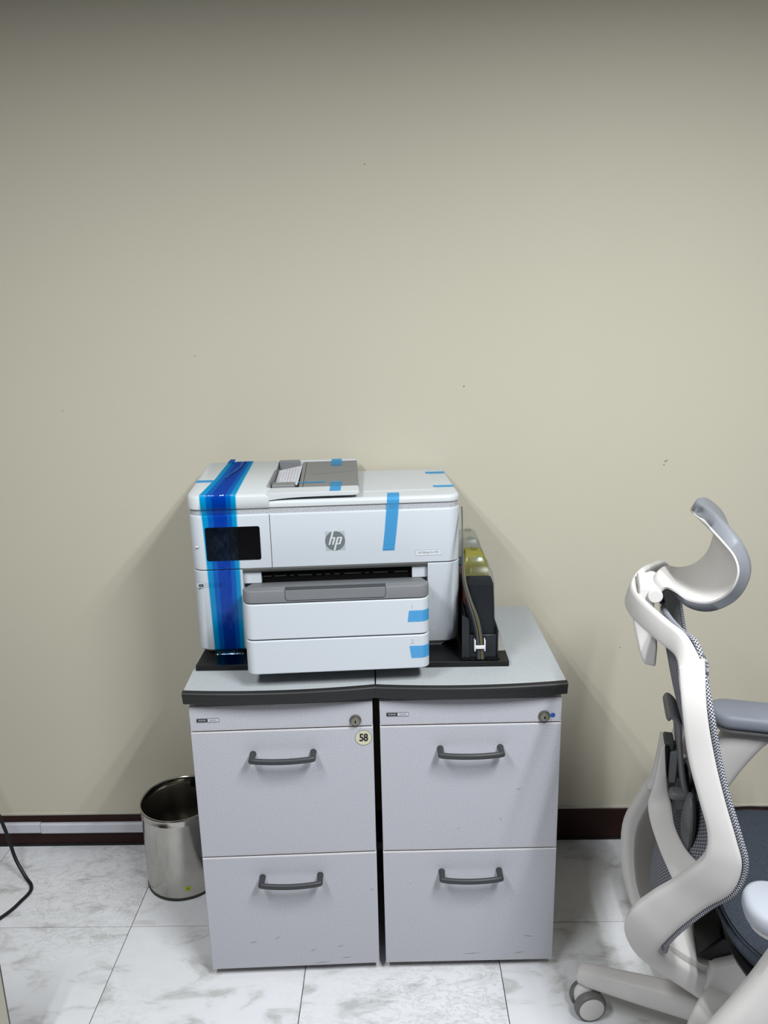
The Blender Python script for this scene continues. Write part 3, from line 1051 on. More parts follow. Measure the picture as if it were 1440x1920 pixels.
def tpath(f0, f1, off, wr_off):
    """f0..f1: fraction of the taped width"""
    P = []
    prof = [(0.051, 0.113, PD + 0.0045, 0.371), (0.051, 0.113, 0.298, feeder_top(0.298) + 0.0006), (0.047, 0.112, 0.22, feeder_top(0.22) + 0.0008), (0.043, 0.110, 0.14, feeder_top(0.14) + 0.0008),
            (0.036, 0.109, 0.07, feeder_top(0.07) + 0.0008), (0.0305, 0.108, 0.010, feeder_top(0.010) + 0.0014), (0.030, 0.1075, 0.0040, 0.3603), (0.030, 0.1073, -0.0004, 0.3588), (0.0305, 0.1070, -0.0030, 0.3535), (0.031, 0.1065, -0.0026, 0.327),
            (0.0315, 0.1065, -0.0018, 0.318), (0.0325, 0.1062, -0.0020, 0.305), (0.034, 0.1058, -0.0022, 0.250), (0.035, 0.1055, -0.0022, 0.19), (0.0365, 0.1045, -0.0020, 0.10), (0.0375, 0.1035, -0.0018, 0.008),
            (0.040, 0.1030, -0.010, -0.004), (0.0475, 0.1030, -0.0405, BZ - PZ + 0.0008), (0.0490, 0.1030, -0.0470, BZ - PZ - 0.001)]
    for xl, xr, y, z in prof:
        a, b = xl + (xr - xl) * f0, xl + (xr - xl) * f1
        top = y > 0.02
        P.append((a, b, y - (0 if top else off), z + (off if top else 0)))
    return P


strip('tape_strip', tpath(0.0, 0.72, 0.0, 0), M['tape_strong'], tape)
strip('tape_strip', tpath(0.17, 0.86, 0.0004, 0), M['tape_strong'], tape)
strip('tape_strip', tpath(0.33, 1.0, 0.0008, 0), M['tape_strong'], tape)
# crumpled fold where the strips pucker on top
bm = bmesh.new()
fold = [(0.092, 0.295, 0.0), (0.086, 0.27, 0.002), (0.089, 0.235, 0.0035), (0.079, 0.20, 0.003), (0.072, 0.165, 0.003), (0.066, 0.135, 0.0005)]
pv = None
for k, (x, y, h) in enumerate(fold):
    z = feeder_top(y) + 0.0018
    a = bm.verts.new((x - 0.0025, y, z)), bm.verts.new((x, y + 0.004, z + h)), bm.verts.new((x + 0.005 * (1 if k % 2 else .4), y, z + 0.0006))
    if pv:
        bm.faces.new((pv[0], pv[1], a[1], a[0]))
        bm.faces.new((pv[1], pv[2], a[2], a[1]))
    pv = a
finish('tape_fold', bm, M['tape_fold'], tape, smooth=False)
bm = bmesh.new()
bm.faces.new([bm.verts.new(p) for p in ((0.050, 0.285, 0.3775), (0.066, 0.290, 0.3775), (0.069, 0.298, 0.3835), (0.056, 0.300, 0.3830))])
finish('tape_fold', bm, M['tape_fold'], tape, smooth=False)


def small_tape(label, path, group='small light blue tape strips on the printer', extra=None):
    o = strip('tape_piece', path, M['tape_small'], None)
    o.location = (-0.448, -0.355, PZ)
    o.rotation_euler = (0, 0, PA)
    tag(o, label, 'tape', group)
    return o


ft = feeder_top
small_tape('long light blue tape strip from the lid down the printer front beside the logo',
           [(0.4335, 0.4595, 0.040, LT + 0.0006), (0.4315, 0.4580, 0.0075, LT + 0.0008), (0.4312, 0.4577, 0.0030, LT + 0.0003), (0.4308, 0.4573, 0.0, LT - 0.0028), (0.4305, 0.4570, -0.0016, 0.334), (0.4300, 0.4565, -0.0014, 0.326),
            (0.4285, 0.4550, -0.0014, 0.312), (0.4240, 0.4500, -0.0012, 0.265), (0.4195, 0.4455, -0.0010, 0.2285), (0.4193, 0.4453, -0.0022, 0.2275), (0.4190, 0.4450, -0.0010, 0.2225)])

def corner_tape(label, z_top, z_bot, xl_top, xl_bot):
    """strip that runs along the tray front and round its right corner"""
    o_ = 0.0008
    R_ = 0.020
    cx, cy = TX1 - R_, TY + R_
    line = [(0.0, 0)]
    pts = [('l', 0), ('m', 0)] + [('a', k / 6 * math.radians(70)) for k in range(7)]
    bm = bmesh.new()
    prev_ = None
    for kind_, a in pts:
        if kind_ == 'l':
            ps = [(xl_top, TY - o_, z_top), (xl_bot, TY - o_, z_bot)]
        elif kind_ == 'm':
            ps = [(cx - 0.004, TY - o_, z_top), (cx - 0.004, TY - o_, z_bot)]
        else:
            x, y = cx + (R_ + o_) * math.sin(a), cy - (R_ + o_) * math.cos(a)
            ps = [(x, y, z_top), (x, y, z_bot)]
        vv = [bm.verts.new(p) for p in ps]
        if prev_:
            bm.faces.new((prev_[0], vv[0], vv[1], prev_[1]))
        prev_ = vv
    o = finish('tape_piece', bm, M['tape_small'], None)
    o.location = (-0.448, -0.355, PZ)
    o.rotation_euler = (0, 0, PA)
    return tag(o, label, 'tape', 'small light blue tape strips on the printer')


corner_tape('light blue tape piece on the right edge of the upper paper tray', 0.1385, 0.1140, 0.4630, 0.4600)
corner_tape('light blue tape piece on the right edge of the lower paper tray', 0.0610, 0.0340, 0.4630, 0.4670)
small_tape('light blue tape piece at the back edge of the grey feeder tray', [(0.3090, 0.3340, 0.300, ft(0.3) + 0.0008), (0.3085, 0.3335, 0.288, ft(0.288) + 0.0008), (0.3075, 0.3340, 0.240, ft(0.24) - 0.0012)])
small_tape('light blue tape piece on the front edge of the grey feeder tray', [(0.3090, 0.3345, 0.090, ft(0.09) - 0.0012), (0.3085, 0.3330, 0.048, ft(0.048) + 0.0006), (0.3070, 0.3310, 0.004, ft(0.004) + 0.0008)])
small_tape('narrow faint blue tape strip across the middle of the grey feeder tray', [(0.236, 0.296, 0.096, ft(0.096) - 0.0014), (0.236, 0.296, 0.086, ft(0.086) - 0.0014)])
small_tape('narrow blue tape strip at the rear right corner of the scanner lid', [(0.540, 0.5875, 0.262, LT + 0.0012), (0.540, 0.5895, 0.240, LT + 0.0010)])
small_tape('narrow blue tape strip at the middle right edge of the scanner lid', [(0.541, 0.5885, 0.100, LT + 0.0012), (0.541, 0.5895, 0.082, LT + 0.0010)])
small_tape('narrow blue tape strip at the left edge of the feeder cover', [(0.003, 0.040, 0.128, ft(0.128) + 0.0005), (0.002, 0.040, 0.108, ft(0.108) + 0.0005)])

# ------------------------------------------------------------------ ink tanks beside the printer
def tank(label, y0, shell, ink, level, dx=0.0, dots=False):
    t = empty('ink_tank', label, 'ink tank', (0.0, y0, BZ), group='ink tanks in a row beside the printer')
    D = 0.070
    z0, H = 0.012, 0.202

    def shape(ins, z_lo, z_hi, name, m):
        rings = []
        zs = [(0.0, 0), (0.02, 0), (0.10, 0.002), (0.165, 0.006), (0.183, 0.013), (0.195, 0.022), (0.2020, 0.032)]
        out = []
        for z, rd in zs:
            out.append((z, rd))
        def at(z):
            for (za, ra_), (zb, rb_) in zip(out, out[1:]):
                if za <= z <= zb:
                    return ra_ + (rb_ - ra_) * (z - za) / (zb - za)
            return out[-1][1]
        levels = sorted({z_lo, z_hi, *[z for z, _ in zs if z_lo < z < z_hi]})
        for z in levels:
            r_ = at(z)
            lft = 0.150 + dx + ins + r_ * 0.25
            rgt_ = 0.213 + dx - ins - 0.0 - r_ * 0.55
            fr = ins + r_ * 0.75
            bk = D - ins - r_ * 0.12
            rings.append([(x, y, z0 + z) for x, y in rrect(lft, rgt_, fr, bk, 0.007, 3)])
        return finish(name, loft_bm(rings), m, t, angle=45)
    shape(0.0, 0.0, 0.2020, 'tank_shell', M['clear'])
    shape(0.0018, 0.0018, level, 'ink', ink)
    if shell is not M['clear']:
        shape(0.0012, level + 0.001, 0.2010, 'ink_residue', shell)
    finish('filler_cap', lathe_bm([(0.008, 0.0), (0.009, 0.001), (0.009, 0.005), (0.007, 0.0065)], 18, center=(0.180 + dx, 0.046, z0 + 0.2022)), M['clear'], t)
    return t


tank('clear ink tank full of black ink, nearest of the row beside the printer', -0.386, M['clear'], M['ink_black'], 0.158)
tank('yellow stained ink tank directly behind the black ink tank', -0.308, M['clear_yellow'], M['ink_orange'], 0.135, -0.002)
tank('clear ink tank third from the front, behind the yellow one', -0.230, M['clear'], M['ink_magenta'], 0.13, -0.002)
tank('clear ink tank at the far end of the row next to the wall', -0.152, M['clear'], M['ink_cyan'], 0.13, -0.002)
# dark tray that holds the tanks
tk = empty('tank_bracket', 'smoky black plastic bracket holding the ink tanks on the board', 'bracket', (0, 0, BZ))
box('bracket_base', (0.146, 0.217, -0.3885, -0.078, 0.0, 0.0118), M['slot'], tk, bevel=0.001)
box('bracket_front', (0.1560, 0.2135, -0.3915, -0.3885, 0.0, 0.060), M['smoke'], tk, bevel=0.001)
box('bracket_side', (0.1455, 0.1475, -0.388, -0.080, 0.0, 0.105), M['smoke'], tk, bevel=0.001)
finish('bracket_flange', prism_bm([(0.1390, 0.0), (0.1560, 0.0), (0.1545, 0.095), (0.1500, 0.100), (0.1390, 0.106)], -0.3925, -0.3885, 'y'), M['smoke'], tk)
box('bracket_rail', (0.2150, 0.2185, -0.388, -0.080, 0.0, 0.070), M['smoke'], tk, bevel=0.001)
for xx in (0.145, 0.162, 0.198, 0.212):
    finish('adhesive_lump', ellipsoid_bm((xx, -0.3945, 0.004), (0.010, 0.004, 0.004), 12, 8), M['slot'], tk)
# bundle of ink tubes and white clip
tb = empty('ink_tubes', 'ribbon of thin ink tubes running from the printer side down to the tanks', 'tube', (0, 0, 0))
base_path = [(0.1460, -0.300, 1.072), (0.1445, -0.325, 1.055), (0.1430, -0.350, 1.02), (0.1425, -0.372, 0.970), (0.1440, -0.390, 0.930), (0.1540, -0.399, 0.890), (0.1655, -0.403, 0.855), (0.1730, -0.404, 0.820), (0.1765, -0.403, 0.785), (0.1785, -0.400, 0.756)]
for k, mm in enumerate(('tube_dark', 'tube_clear', 'tube_dark', 'tube_yellow', 'tube_clear')):
    off = (k - 2) * 0.0029
    pth = []
    for q, p in enumerate(base_path):
        w_ = min(1, max(0, (q - 2) / 4))
        pth.append((p[0] + off * w_, p[1] - (0.001 * (k - 2)) * (1 - w_) - 0.0, p[2]))
    finish('ink_tube', tube_bm(catmull(pth, 6), 0.0015, 8), M[mm], tb)
cl = empty('tube_clip', 'small white plastic clip holding the ink tubes on the bracket front', 'clip', (0.1765, -0.3985, 0.789))
for s in (-1, 1):
    box('clip_arm', (s * 0.0105 - 0.0015, s * 0.0105 + 0.0015, -0.0095, 0.0065, -0.012, 0.0125), M['clip'], cl, bevel=0.0008)
box('clip_bar', (-0.0105, 0.0105, -0.0100, -0.0070, -0.0065, 0.0015), M['clip'], cl, bevel=0.001)
fs = finish('plastic_cover', prism_bm([(0.2190, -0.345), (0.2400, -0.345), (0.2400, -0.30), (0.2385, -0.20), (0.2350, -0.165), (0.2285, -0.155), (0.2190, -0.155)], BZ, BZ + 0.004, 'z'), M['frost'], None, bevel=0.0008)
tag(fs, 'pale frosted plastic plate lying on the black board beside the ink tanks', 'plate')

# ------------------------------------------------------------------ waste basket
wb = empty('waste_basket', 'round stainless steel waste basket standing between the wall and the cabinet', 'waste basket', (-0.596, -0.134, 0))
R, HB = 0.1025, 0.240
finish('body', lathe_bm([(R - 0.003, 0.006), (R - 0.001, 0.007), (R - 0.001, HB - 0.024), (R, HB - 0.021), (R, HB - 0.019), (R - 0.001, HB - 0.017), (R - 0.001, HB - 0.003),
                         (R - 0.0025, HB - 0.003), (R - 0.0025, HB - 0.017), (R - 0.0015, HB - 0.019), (R - 0.0025, HB - 0.0215), (R - 0.0025, 0.010)], 72), M['steel'], wb)
finish('rim', lathe_bm([(R - 0.0035, HB - 0.004), (R + 0.0012, HB - 0.004), (R + 0.0020, HB - 0.0015), (R + 0.0010, HB + 0.0008), (R - 0.0020, HB + 0.0010), (R - 0.0035, HB - 0.001), (R - 0.0035, HB - 0.004)], 72, cap=False), M['steel'], wb)
finish('base_ring', lathe_bm([(R - 0.006, 0.0), (R + 0.0008, 0.0), (R + 0.0012, 0.003), (R - 0.0005, 0.0075), (R - 0.006, 0.0075)], 72), M['steel_dark'], wb)
box('handle_bracket', (-0.007, 0.007, -0.004, 0.004, 0, 0.02), M['slot'], wb, loc=(0.012, R - 0.008, HB - 0.028))
ga = math.radians(-72)
gs = box('price_sticker', (-0.0075, 0.0075, -0.0006, 0.0006, -0.006, 0.006), M['green_sticker'], wb, loc=((R - 0.0004) * math.cos(ga), (R - 0.0004) * math.sin(ga), 0.034))
gs.rotation_euler = (0, 0.15, ga + PI / 2)
text_obj('sticker_mark', '4', 0.008, M['ink_text'], gs, (0, -0.0008, 0))

# ------------------------------------------------------------------ cord and desk at the left edge
cp = [(-1.220, -0.030, 0.520), (-1.216, -0.060, 0.515), (-1.190, -0.085, 0.45), (-1.140, -0.11, 0.30), (-1.100, -0.12, 0.176), (-1.083, -0.125, 0.115), (-1.066, -0.135, 0.055), (-1.035, -0.155, 0.014), (-1.012, -0.175, 0.0055), (-1.002, -0.200, 0.0050), (-1.010, -0.235, 0.0050), (-1.030, -0.285, 0.0050), (-1.10, -0.38, 0.005), (-1.25, -0.47, 0.005), (-1.45, -0.50, 0.005)]
tag(finish('power_cord', tube_bm(catmull(cp, 8), 0.0046, 10), M['cord'], None), 'black power cord hanging down and curving over the floor at the left', 'cord')
ws = empty('wall_socket', 'white wall socket at the left with the black cord plugged in', 'socket', (-1.220, 0, 0.520))
finish('socket_plate', prism_bm(rrect(-0.036, 0.036, -0.06, 0.06, 0.006, 4), -0.009, 0.0, 'y'), M['raceway'], ws, bevel=0.002)
finish('socket_well', lathe_bm([(0.021, -0.0088), (0.021, -0.0098), (0.018, -0.0098), (0.018, -0.0092)], 28, 'y'), M['clip'], ws)
finish('plug', lathe_bm([(0.0165, -0.0095), (0.0165, -0.024), (0.012, -0.030), (0.006, -0.034)], 24, 'y'), M['cord'], ws)

dk = empty('storage_unit', 'cream low storage unit with a dark edge at the lower left corner', 'storage unit', (-0.783, -0.72, 0))
box('body', (-0.40, 0.0, -0.45, -0.004, 0.0, 0.40), M['desk'], dk)
box('edge_band', (-0.40, 0.0003, -0.004, 0.0, 0.0, 0.40), M['desk_edge'], dk)
box('lid', (-0.402, 0.002, -0.452, 0.002, 0.40, 0.415), M['desk'], dk, bevel=0.002)

# ------------------------------------------------------------------ office chair (u forward, v left/away, z up)
PHI = math.radians(14.5)
ch = empty('office_chair', 'white framed mesh office chair with grey headrest facing right', 'chair', (0.700, -0.725, 0), -PHI)


def mir(pts):
    return [(p[0], -p[1], p[2]) for p in pts]


A = [(-.197, -.213, .976), (-.190, -.225, .900), (-.173, -.225, .822), (-.153, -.225, .752), (-.132, -.225, .689), (-.119, -.222, .640), (-.127, -.212, .585), (-.156, -.188, .530), (-.192, -.160, .455), (-.212, -.135, .395), (-.210, -.090, .340), (-.180, -.050, .295), (-.105, -.040, .262)]
B = [(-.232, -.213, .957), (-.225, -.225, .896), (-.211, -.225, .817), (-.190, -.225, .746), (-.174, -.222, .692), (-.173, -.217, .648), (-.188, -.200, .606), (-.212, -.172, .553), (-.245, -.150, .500), (-.274, -.125, .436), (-.268, -.072, .345), (-.232, -.042, .272), (-.135, -.038, .208)]
TH = [.010, .015, .017, .018, .020, .022, .024, .024, .024, .026, .030, .034, .040]
finish('side_frame', band_bm(A, B, TH, 6), M['chair_white'], ch)
finish('side_frame', band_bm(mir(A), mir(B), TH, 6), M['chair_white'], ch)
for sgn in (1, -1):  # added grey band that paints the shade inside the side frames
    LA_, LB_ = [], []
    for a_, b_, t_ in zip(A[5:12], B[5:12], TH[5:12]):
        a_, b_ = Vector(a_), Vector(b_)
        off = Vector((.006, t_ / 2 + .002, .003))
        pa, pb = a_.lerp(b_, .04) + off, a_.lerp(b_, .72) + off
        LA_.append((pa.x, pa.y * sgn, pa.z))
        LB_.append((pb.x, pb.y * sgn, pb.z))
    finish('frame_inner_shade', band_bm(LA_, LB_, .007, 6), M['frame_shade'], ch)
# upper hoop
hv = [-.213, -.19, -.15, -.10, -.05, 0, .05, .10, .15, .19, .213]
hu = [-.199, -.222, -.245, -.268, -.283, -.289, -.283, -.268, -.245, -.222, -.199]
hz = [.977, .998, 1.006, 1.010, 1.010, 1.010, 1.010, 1.010, 1.006, .998, .977]
HA = [(u_, v_, z_) for u_, v_, z_ in zip(hu, hv, hz)]
hw = [.030, .034, .036, .037, .038, .038, .038, .037, .036, .034, .030]
HB_ = [(u_ - .010 - (.02 if abs(v_) > .2 else 0), v_, z_ - w_ + (.012 if abs(v_) > .2 else 0)) for u_, v_, z_, w_ in zip(hu, hv, hz, hw)]
HA = [(-.194, -.2235, .905), (-.197, -.2145, .957)] + HA[1:-1] + [(-.197, .2145, .957), (-.194, .2235, .905)]
HB_ = [(-.224, -.2235, .897), (-.230, -.2145, .932)] + HB_[1:-1] + [(-.230, .2145, .932), (-.224, .2235, .897)]
finish('head_hoop', band_bm(HA, HB_, [.006, .0165] + [.014] * 9 + [.0165, .006], 6), M['chair_white'], ch)
# Y arms
YL = [(-.227, -.012, .716), (-.232, -.014, .664), (-.238, -.016, .621), (-.244, -.030, .595), (-.239, -.060, .575), (-.226, -.100, .557), (-.213, -.140, .547), (-.203, -.172, .541)]
YR = [(-.221, -.012, .716), (-.215, -.014, .665), (-.209, -.016, .623), (-.203, -.034, .600), (-.199, -.070, .584), (-.186, -.120, .580), (-.170, -.160, .585), (-.153, -.186, .583)]
finish('y_arm', band_bm(YL, YR, [.030, .030, .028, .020, .014, .014, .014, .012], 6), M['chair_white'], ch)
finish('y_arm', band_bm(mir(YL), mir(YR), [.030, .030, .028, .020, .014, .014, .014, .012], 6), M['chair_white'], ch)


# woven back: spans between the side frames, hollow towards its middle
def back_surface(nv=28):
    edge = catmull(A[:11], 5)
    # start above the shoulders along the hoop
    rows = []
    topz = [(.222, .012), (.215, .006)]
    for e in edge:
        rows.append((e.x + 0.004, abs(e.y) - 0.004, e.z))
    return rows


rows = back_surface()
rings = []
top_row = []
NV = 28
for q in range(2):
    r_ = []
    for k in range(NV + 1):
        s = -1 + 2 * k / NV
        w_ = .200
        depth_ = .045 * (1 - s * s)
        lift = (.016 * (1 - abs(s) ** 3)) * (1 - q * .5)
        r_.append((-.196 - depth_ + (.004 if q else 0), s * (w_ + .008 * q), .974 - .008 * q + lift * 0.3))
    rings.append(r_)
for (eu, ev, ez) in rows[1:]:
    r_ = []
    for k in range(NV + 1):
        s = -1 + 2 * k / NV
        r_.append((eu - .042 * (1 - s * s) * min(1, max(.35, (ez - .3) / .25)), s * ev, ez))
    rings.append(r_)
me_bm = loft_bm(rings, closed_ring=False, cap=False, uv=lambda a, b: (b / NV, a / len(rings)))
mesh_o = finish('back_mesh', me_bm, M['weave'], ch)
md = mesh_o.modifiers.new('thickness', 'SOLIDIFY')
md.thickness = 0.003
md.offset = 0
# thick woven border in front of the side frames
for sgn in (1, -1):
    pth = [(-.240, -.02, .978), (-.234, -.07, .978), (-.220, -.13, .979), (-.203, -.185, .978)] + [(p[0] + .0045, p[1] + .001, p[2]) for p in A[1:10]] + [(-.204, -.112, .372), (-.205, -.105, .352)]
    if sgn < 0:
        pth = mir(pth)
    P2 = catmull(pth, 8)
    ringsE = []
    nE = 12
    L_ = 0.0
    lens = [0.0]
    for a_, b_ in zip(P2, P2[1:]):
        L_ += (b_ - a_).length
        lens.append(L_)
    prev = None
    for q, p in enumerate(P2):
        t = (P2[min(q + 1, len(P2) - 1)] - P2[max(q - 1, 0)]).normalized()
        fr_ = Vector((1, 0, 0.25))
        fr_ = (fr_ - t * fr_.dot(t)).normalized()
        lat = t.cross(fr_).normalized()
        ringsE.append([p + lat * (.0075 * math.cos(2 * PI * k / nE)) + fr_ * (.0052 * math.sin(2 * PI * k / nE)) for k in range(nE)])
    bmE = loft_bm(ringsE, uv=lambda a, b: (lens[a] / 0.0026, b * 1.0))
    finish('mesh_border', bmE, M['weave_edge'], ch)

# headrest: S-curved white shell, grey pad in front, knuckle bracket
hp = [(-.207, .026, 1.150), (-.203, .050, 1.148), (-.196, .075, 1.142), (-.180, .105, 1.128), (-.164, .122, 1.110), (-.157, .127, 1.087), (-.161, .122, 1.061), (-.171, .112, 1.041), (-.192, .100, 1.024), (-.219, .085, 1.021), (-.238, .068, 1.028), (-.252, .052, 1.028), (-.262, .045, 1.016)]
hc = catmull([(u_, w_, z_) for u_, w_, z_ in hp], 5)


def head_sheet(off0, off1, wfac, i0, i1, name, m, puff=0.0, nv=22, exp=2.0):
    P = hc[i0:i1]
    fr_rows, bk_rows = [], []
    n = len(P)
    for q, p in enumerate(P):
        a_, b_ = P[max(q - 1, 0)], P[min(q + 1, n - 1)]
        t = Vector((b_.x - a_.x, 0, b_.z - a_.z)).normalized()
        nrm = Vector((-t.z, 0, t.x))        # points forward (towards the sitter)
        if q == 0:
            pass
        e = math.sqrt(max(0, 1 - abs(2 * q / (n - 1) - 1) ** 5)) if puff else 1
        fr_, bk_ = [], []
        for k in range(nv + 1):
            s = -1 + 2 * k / nv
            edge = (0.58 + 0.42 * math.sqrt(max(0, 1 - abs(s) ** 5))) if puff else 1
            ee = e * edge if puff else 1
            w_ = p.y * wfac
            wing = 0.010 * s * s
            c = Vector((p.x + wing, s * w_, p.z))
            fr_.append(c + nrm * (off0 + (off1 - off0) * ee))
            bk_.append(c + nrm * off0)
        fr_rows.append(fr_)
        bk_rows.append(bk_)
    bm = bmesh.new()
    F = [[bm.verts.new(p) for p in r] for r in fr_rows]
    K_ = [[bm.verts.new(p) for p in r] for r in bk_rows]
    for q in range(n - 1):
        for k in range(nv):
            bm.faces.new((F[q][k], F[q][k + 1], F[q + 1][k + 1], F[q + 1][k]))
            bm.faces.new((K_[q][k], K_[q + 1][k], K_[q + 1][k + 1], K_[q][k + 1]))
    for q in range(n - 1):
        for k in (0, nv):
            bm.faces.new((F[q][k], F[q + 1][k], K_[q + 1][k], K_[q][k]))
    for q in (0, n - 1):
        for k in range(nv):
            bm.faces.new((F[q][k], K_[q][k], K_[q][k + 1], F[q][k + 1]))
    bmesh.ops.remove_doubles(bm, verts=bm.verts[:], dist=1e-6)
    return finish(name, bm, m, hd, angle=60)


hd = empty_part('headrest', ch, (0, 0, 0))
head_sheet(-0.001, 0.0022, 1.0, 1, len(hc), 'headrest_shell', M['chair_white'])
head_sheet(0.0023, 0.026, 1.005, 0, int(len(hc) * .80), 'headrest_pad', M['pad_grey'], puff=1.0)
finish('headrest_hinge', tube_bm([(-.258, -.052, 1.010), (-.258, .052, 1.010)], .0125, 20), M['chair_white'], hd, bevel=0.002)
finish('hinge_block', prism_bm(rrect(-.284, -.258, .985, 1.022, .005, 4), -.045, .045, 'y'), M['chair_white'], hd, bevel=0.003)
finish('slide_bar', prism_bm([(-.293, .992), (-.288, .945), (-.276, .895), (-.267, .872), (-.247, .868), (-.246, .905), (-.252, .960), (-.258, .992)], -.024, .024, 'y'), M['chair_white'], hd, bevel=0.004, seg=3)

# lumbar support behind the mesh
lb = empty_part('lumbar_support', ch, (0, 0, 0))
LA = [(-.222, -.035, .778), (-.216, -.035, .785), (-.203, -.035, .770), (-.199, -.035, .735), (-.193, -.035, .69), (-.186, -.035, .65), (-.172, -.035, .60)]
for s in (1,):
    finish('lumbar_lever', band_bm([(p[0], -.045, p[2]) for p in LA], [(p[0], .045, p[2]) for p in LA], [.008, .012, .011, .010, .010, .012, .012]), M['chair_grey'], lb)
box('lumbar_block', (-.213, -.197, -.022, .022, .640, .705), M['chair_grey'], lb, bevel=0.003)
box('lumbar_track', (-.226, -.213, -.026, .026, .630, .715), M['chair_black'], lb, bevel=0.003)
box('lumbar_latch', (-.222, -.205, -.02, .02, .705, .722), M['chair_inner'], lb, bevel=0.003)
for s in (-1, 1):
    finish('lumbar_pad', ellipsoid_bm((-.176, s * .055, .585), (.012, .036, .060), 18, 12), M['chair_grey'], lb)
    finish('lumbar_tab', ellipsoid_bm((-.194, s * .036, .630), (.017, .014, .009), 14, 10, 3.2), M['chair_grey'], lb)

# seat
st_ = empty_part('seat', ch, (0, 0, 0))


def cushion(u0, u1, w, z0, z1, ex=3.2, nu=44, nv=14, ez=2.6, drop=0.03):
    rings = []
    cu, hu_ = (u0 + u1) / 2, (u1 - u0) / 2
    cz, hz_ = (z0 + z1) / 2, (z1 - z0) / 2
    f = lambda q, e: math.copysign(abs(q) ** (2 / e), q)
    for i_ in range(1, nv):
        ph = PI * i_ / nv - PI / 2
        r_ = []
        for k in range(nu):
            a = 2 * PI * k / nu
            x = cu + hu_ * f(math.cos(ph), ez) * f(math.cos(a), ex)
            y = w * f(math.cos(ph), ez) * f(math.sin(a), ex)
            z = cz + hz_ * f(math.sin(ph), ez)
            z -= drop * max(0, (x - cu) / hu_) ** 3
            z += 0.010 * max(0, (cu - x) / hu_) ** 2 
            r_.append((x, y, z))
        rings.append(r_)
    return loft_bm(rings)


finish('seat_cushion', cushion(-.125, .365, .243, .392, .470), M['seat_fabric'], st_)
sm = []
for k in range(61):
    a = 2 * PI * k / 60
    f_ = lambda q, e: math.copysign(abs(q) ** (2 / e), q)
    x = .12 + .2405 * f_(math.cos(a), 3.2)
    sm.append((x, .2385 * f_(math.sin(a), 3.2), .4500 - .03 * max(0, (x - .12) / .245) ** 3 + 0.010 * max(0, (.12 - x) / .245) ** 2))
finish('seat_seam', tube_bm(sm, 0.0012, 6), M['chair_black'], st_)
finish('seat_shell', cushion(-.105, .35, .225, .345, .400, ez=3.2), M['chair_black'], st_)
# mechanism under the seat
mc = empty_part('mechanism', ch, (0, 0, 0))
finish('mechanism_housing', prism_bm([(-.130, .235), (-.115, .300), (-.06, .330), (.14, .345), (.16, .29), (.05, .225), (-.06, .205)], -.062, .062, 'y'), M['chair_white'], mc, bevel=0.010, seg=3)
finish('mechanism_cover', prism_bm([(-.140, .300), (-.10, .352), (.12, .352), (.12, .330), (-.08, .285)], -.050, .050, 'y'), M['chair_black'], mc, bevel=0.004)
finish('stem_yoke', band_bm([(-.215, -.060, .330), (-.185, -.050, .300), (-.140, -.050, .275), (-.09, -.05, .262)], [(-.215, .060, .330), (-.185, .050, .300), (-.140, .050, .275), (-.09, .05, .262)], [.020, .030, .036, .040]), M['chair_white'], mc)
finish('gas_column', lathe_bm([(.026, .06), (.026, .15), (.0255, .152), (.020, .153), (.020, .235)], 28), M['chair_grey'], mc)

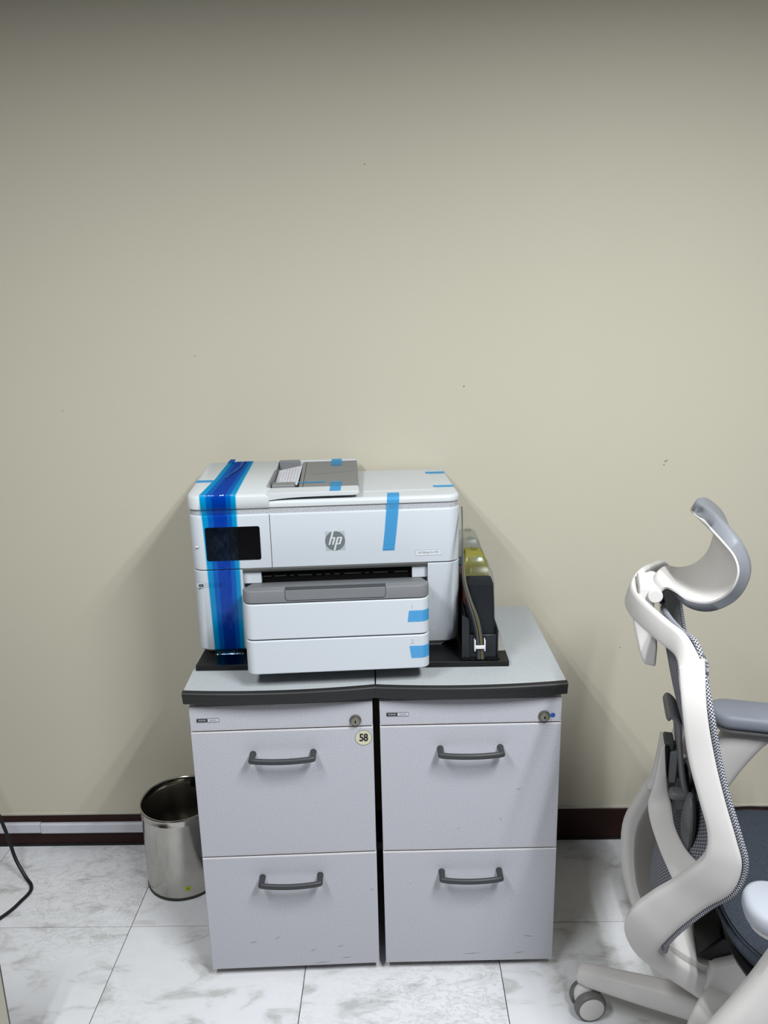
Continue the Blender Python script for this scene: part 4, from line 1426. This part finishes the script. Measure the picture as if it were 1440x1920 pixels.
# armrests
for s in (-1, 1):
    ar = empty_part('armrest', ch, (0, 0, 0))
    mpad = M['arm_pad'] if s > 0 else M['arm_pad_lit']  # stronger light on the near pad is put into a paler colour
    u0 = -.100 if s > 0 else -.128
    pc = .290 * s
    zt_ = .648 if s > 0 else .640
    rings = []
    for d, z in ((.010, zt_ - .034), (.003, zt_ - .030), (.0, zt_ - .022), (.0, zt_ - .010), (.003, zt_ - .003), (.009, zt_)):
        rings.append([(x, y, z) for x, y in rrect(u0 + d, u0 + .255 - d, pc - .046 + d, pc + .046 - d, .040 - d, 8)])
    finish('arm_pad', loft_bm(rings), mpad, ar, angle=60)
    rings = []
    for d, z in ((.016, zt_ - .046), (.010, zt_ - .043), (.007, zt_ - .034)):
        rings.append([(x, y, z) for x, y in rrect(u0 + d, u0 + .255 - d, pc - .046 + d, pc + .046 - d, .034, 8)])
    finish('arm_plate', loft_bm(rings), M['chair_white'], ar, angle=60)
    PA_ = [(-.070, s * .292, .606), (-.082, s * .292, .560), (-.112, s * .292, .485), (-.150, s * .288, .400), (-.178, s * .270, .325), (-.180, s * .215, .270), (-.155, s * .12, .235), (-.12, s * .05, .235)]
    PB_ = [(.060, s * .292, .606), (.015, s * .292, .568), (-.030, s * .292, .495), (-.068, s * .288, .410), (-.100, s * .270, .320), (-.112, s * .215, .258), (-.095, s * .12, .215), (-.06, s * .05, .215)]
    finish('arm_post', band_bm(PA_, PB_, [.040, .044, .046, .046, .044, .038, .036, .036], 6, expo=3.2), M['chair_white'], ar)
    box('arm_button', (-.005, .032, s * .292 - .024, s * .292 + .024, .588, .5965), M['clip'], ar, bevel=0.002)

# five-star base
bs = empty_part('star_base', ch, (0, 0, 0))
finish('hub', lathe_bm([(.030, .075), (.044, .085), (.048, .105), (.046, .160), (.034, .172)], 32), M['chair_white'], bs)
A0 = math.atan2(.066, -.334)
for k in range(5):
    a = A0 + k * 2 * PI / 5
    ca, sa = math.cos(a), math.sin(a)

    def rp(r, lat, z):
        return (r * ca - lat * sa, r * sa + lat * ca, z)
    rings = []
    for r, hw_, zl, zh in ((.025, .030, .095, .165), (.10, .028, .090, .154), (.21, .024, .082, .138), (.30, .021, .078, .124), (.342, .019, .076, .118), (.356, .016, .078, .113), (.361, .010, .084, .106)):
        cz, hh = (zl + zh) / 2, (zh - zl) / 2
        ring = []
        for q in range(18):
            b = 2 * PI * q / 18
            f_ = lambda x: math.copysign(abs(x) ** .62, x)
            ring.append(rp(r, hw_ * f_(math.cos(b)), cz + hh * f_(math.sin(b))))
        rings.append(ring)
    leg = finish('base_leg', loft_bm(rings), M['chair_white'], bs)
    # caster: twin wheels, wheel axis square to the rolling direction
    cs = bpy.data.objects.new('caster', None)
    COL.objects.link(cs)
    cs.empty_display_size = .02
    cs.parent = ch
    cs.location = rp(.336, 0, 0)
    cs.rotation_euler = (0, 0, {0: PHI + math.radians(6)}.get(k, a + 0.6 * k))
    for s in (-1, 1):
        finish('wheel', lathe_bm([(.020, s * .006), (.0305, s * .007), (.0345, s * .012), (.0345, s * .020), (.0315, s * .0255), (.0275, s * .027)], 36, 'y', center=(0, 0, .0345)), M['caster_tire'], cs)
        finish('wheel_cap', lathe_bm([(.0272, s * .0255), (.0270, s * .0276), (.024, s * .0284), (.012, s * .0288)], 32, 'y', center=(0, 0, .0345)), M['chair_white'], cs)
    finish('caster_hood', ellipsoid_bm((-.004, 0, .050), (.027, .0145, .027), 18, 12, 2.4), M['chair_white'], cs)
    finish('caster_stem', tube_bm([(0, 0, .06), (0, 0, .084)], .0125, 16), M['chair_white'], cs)
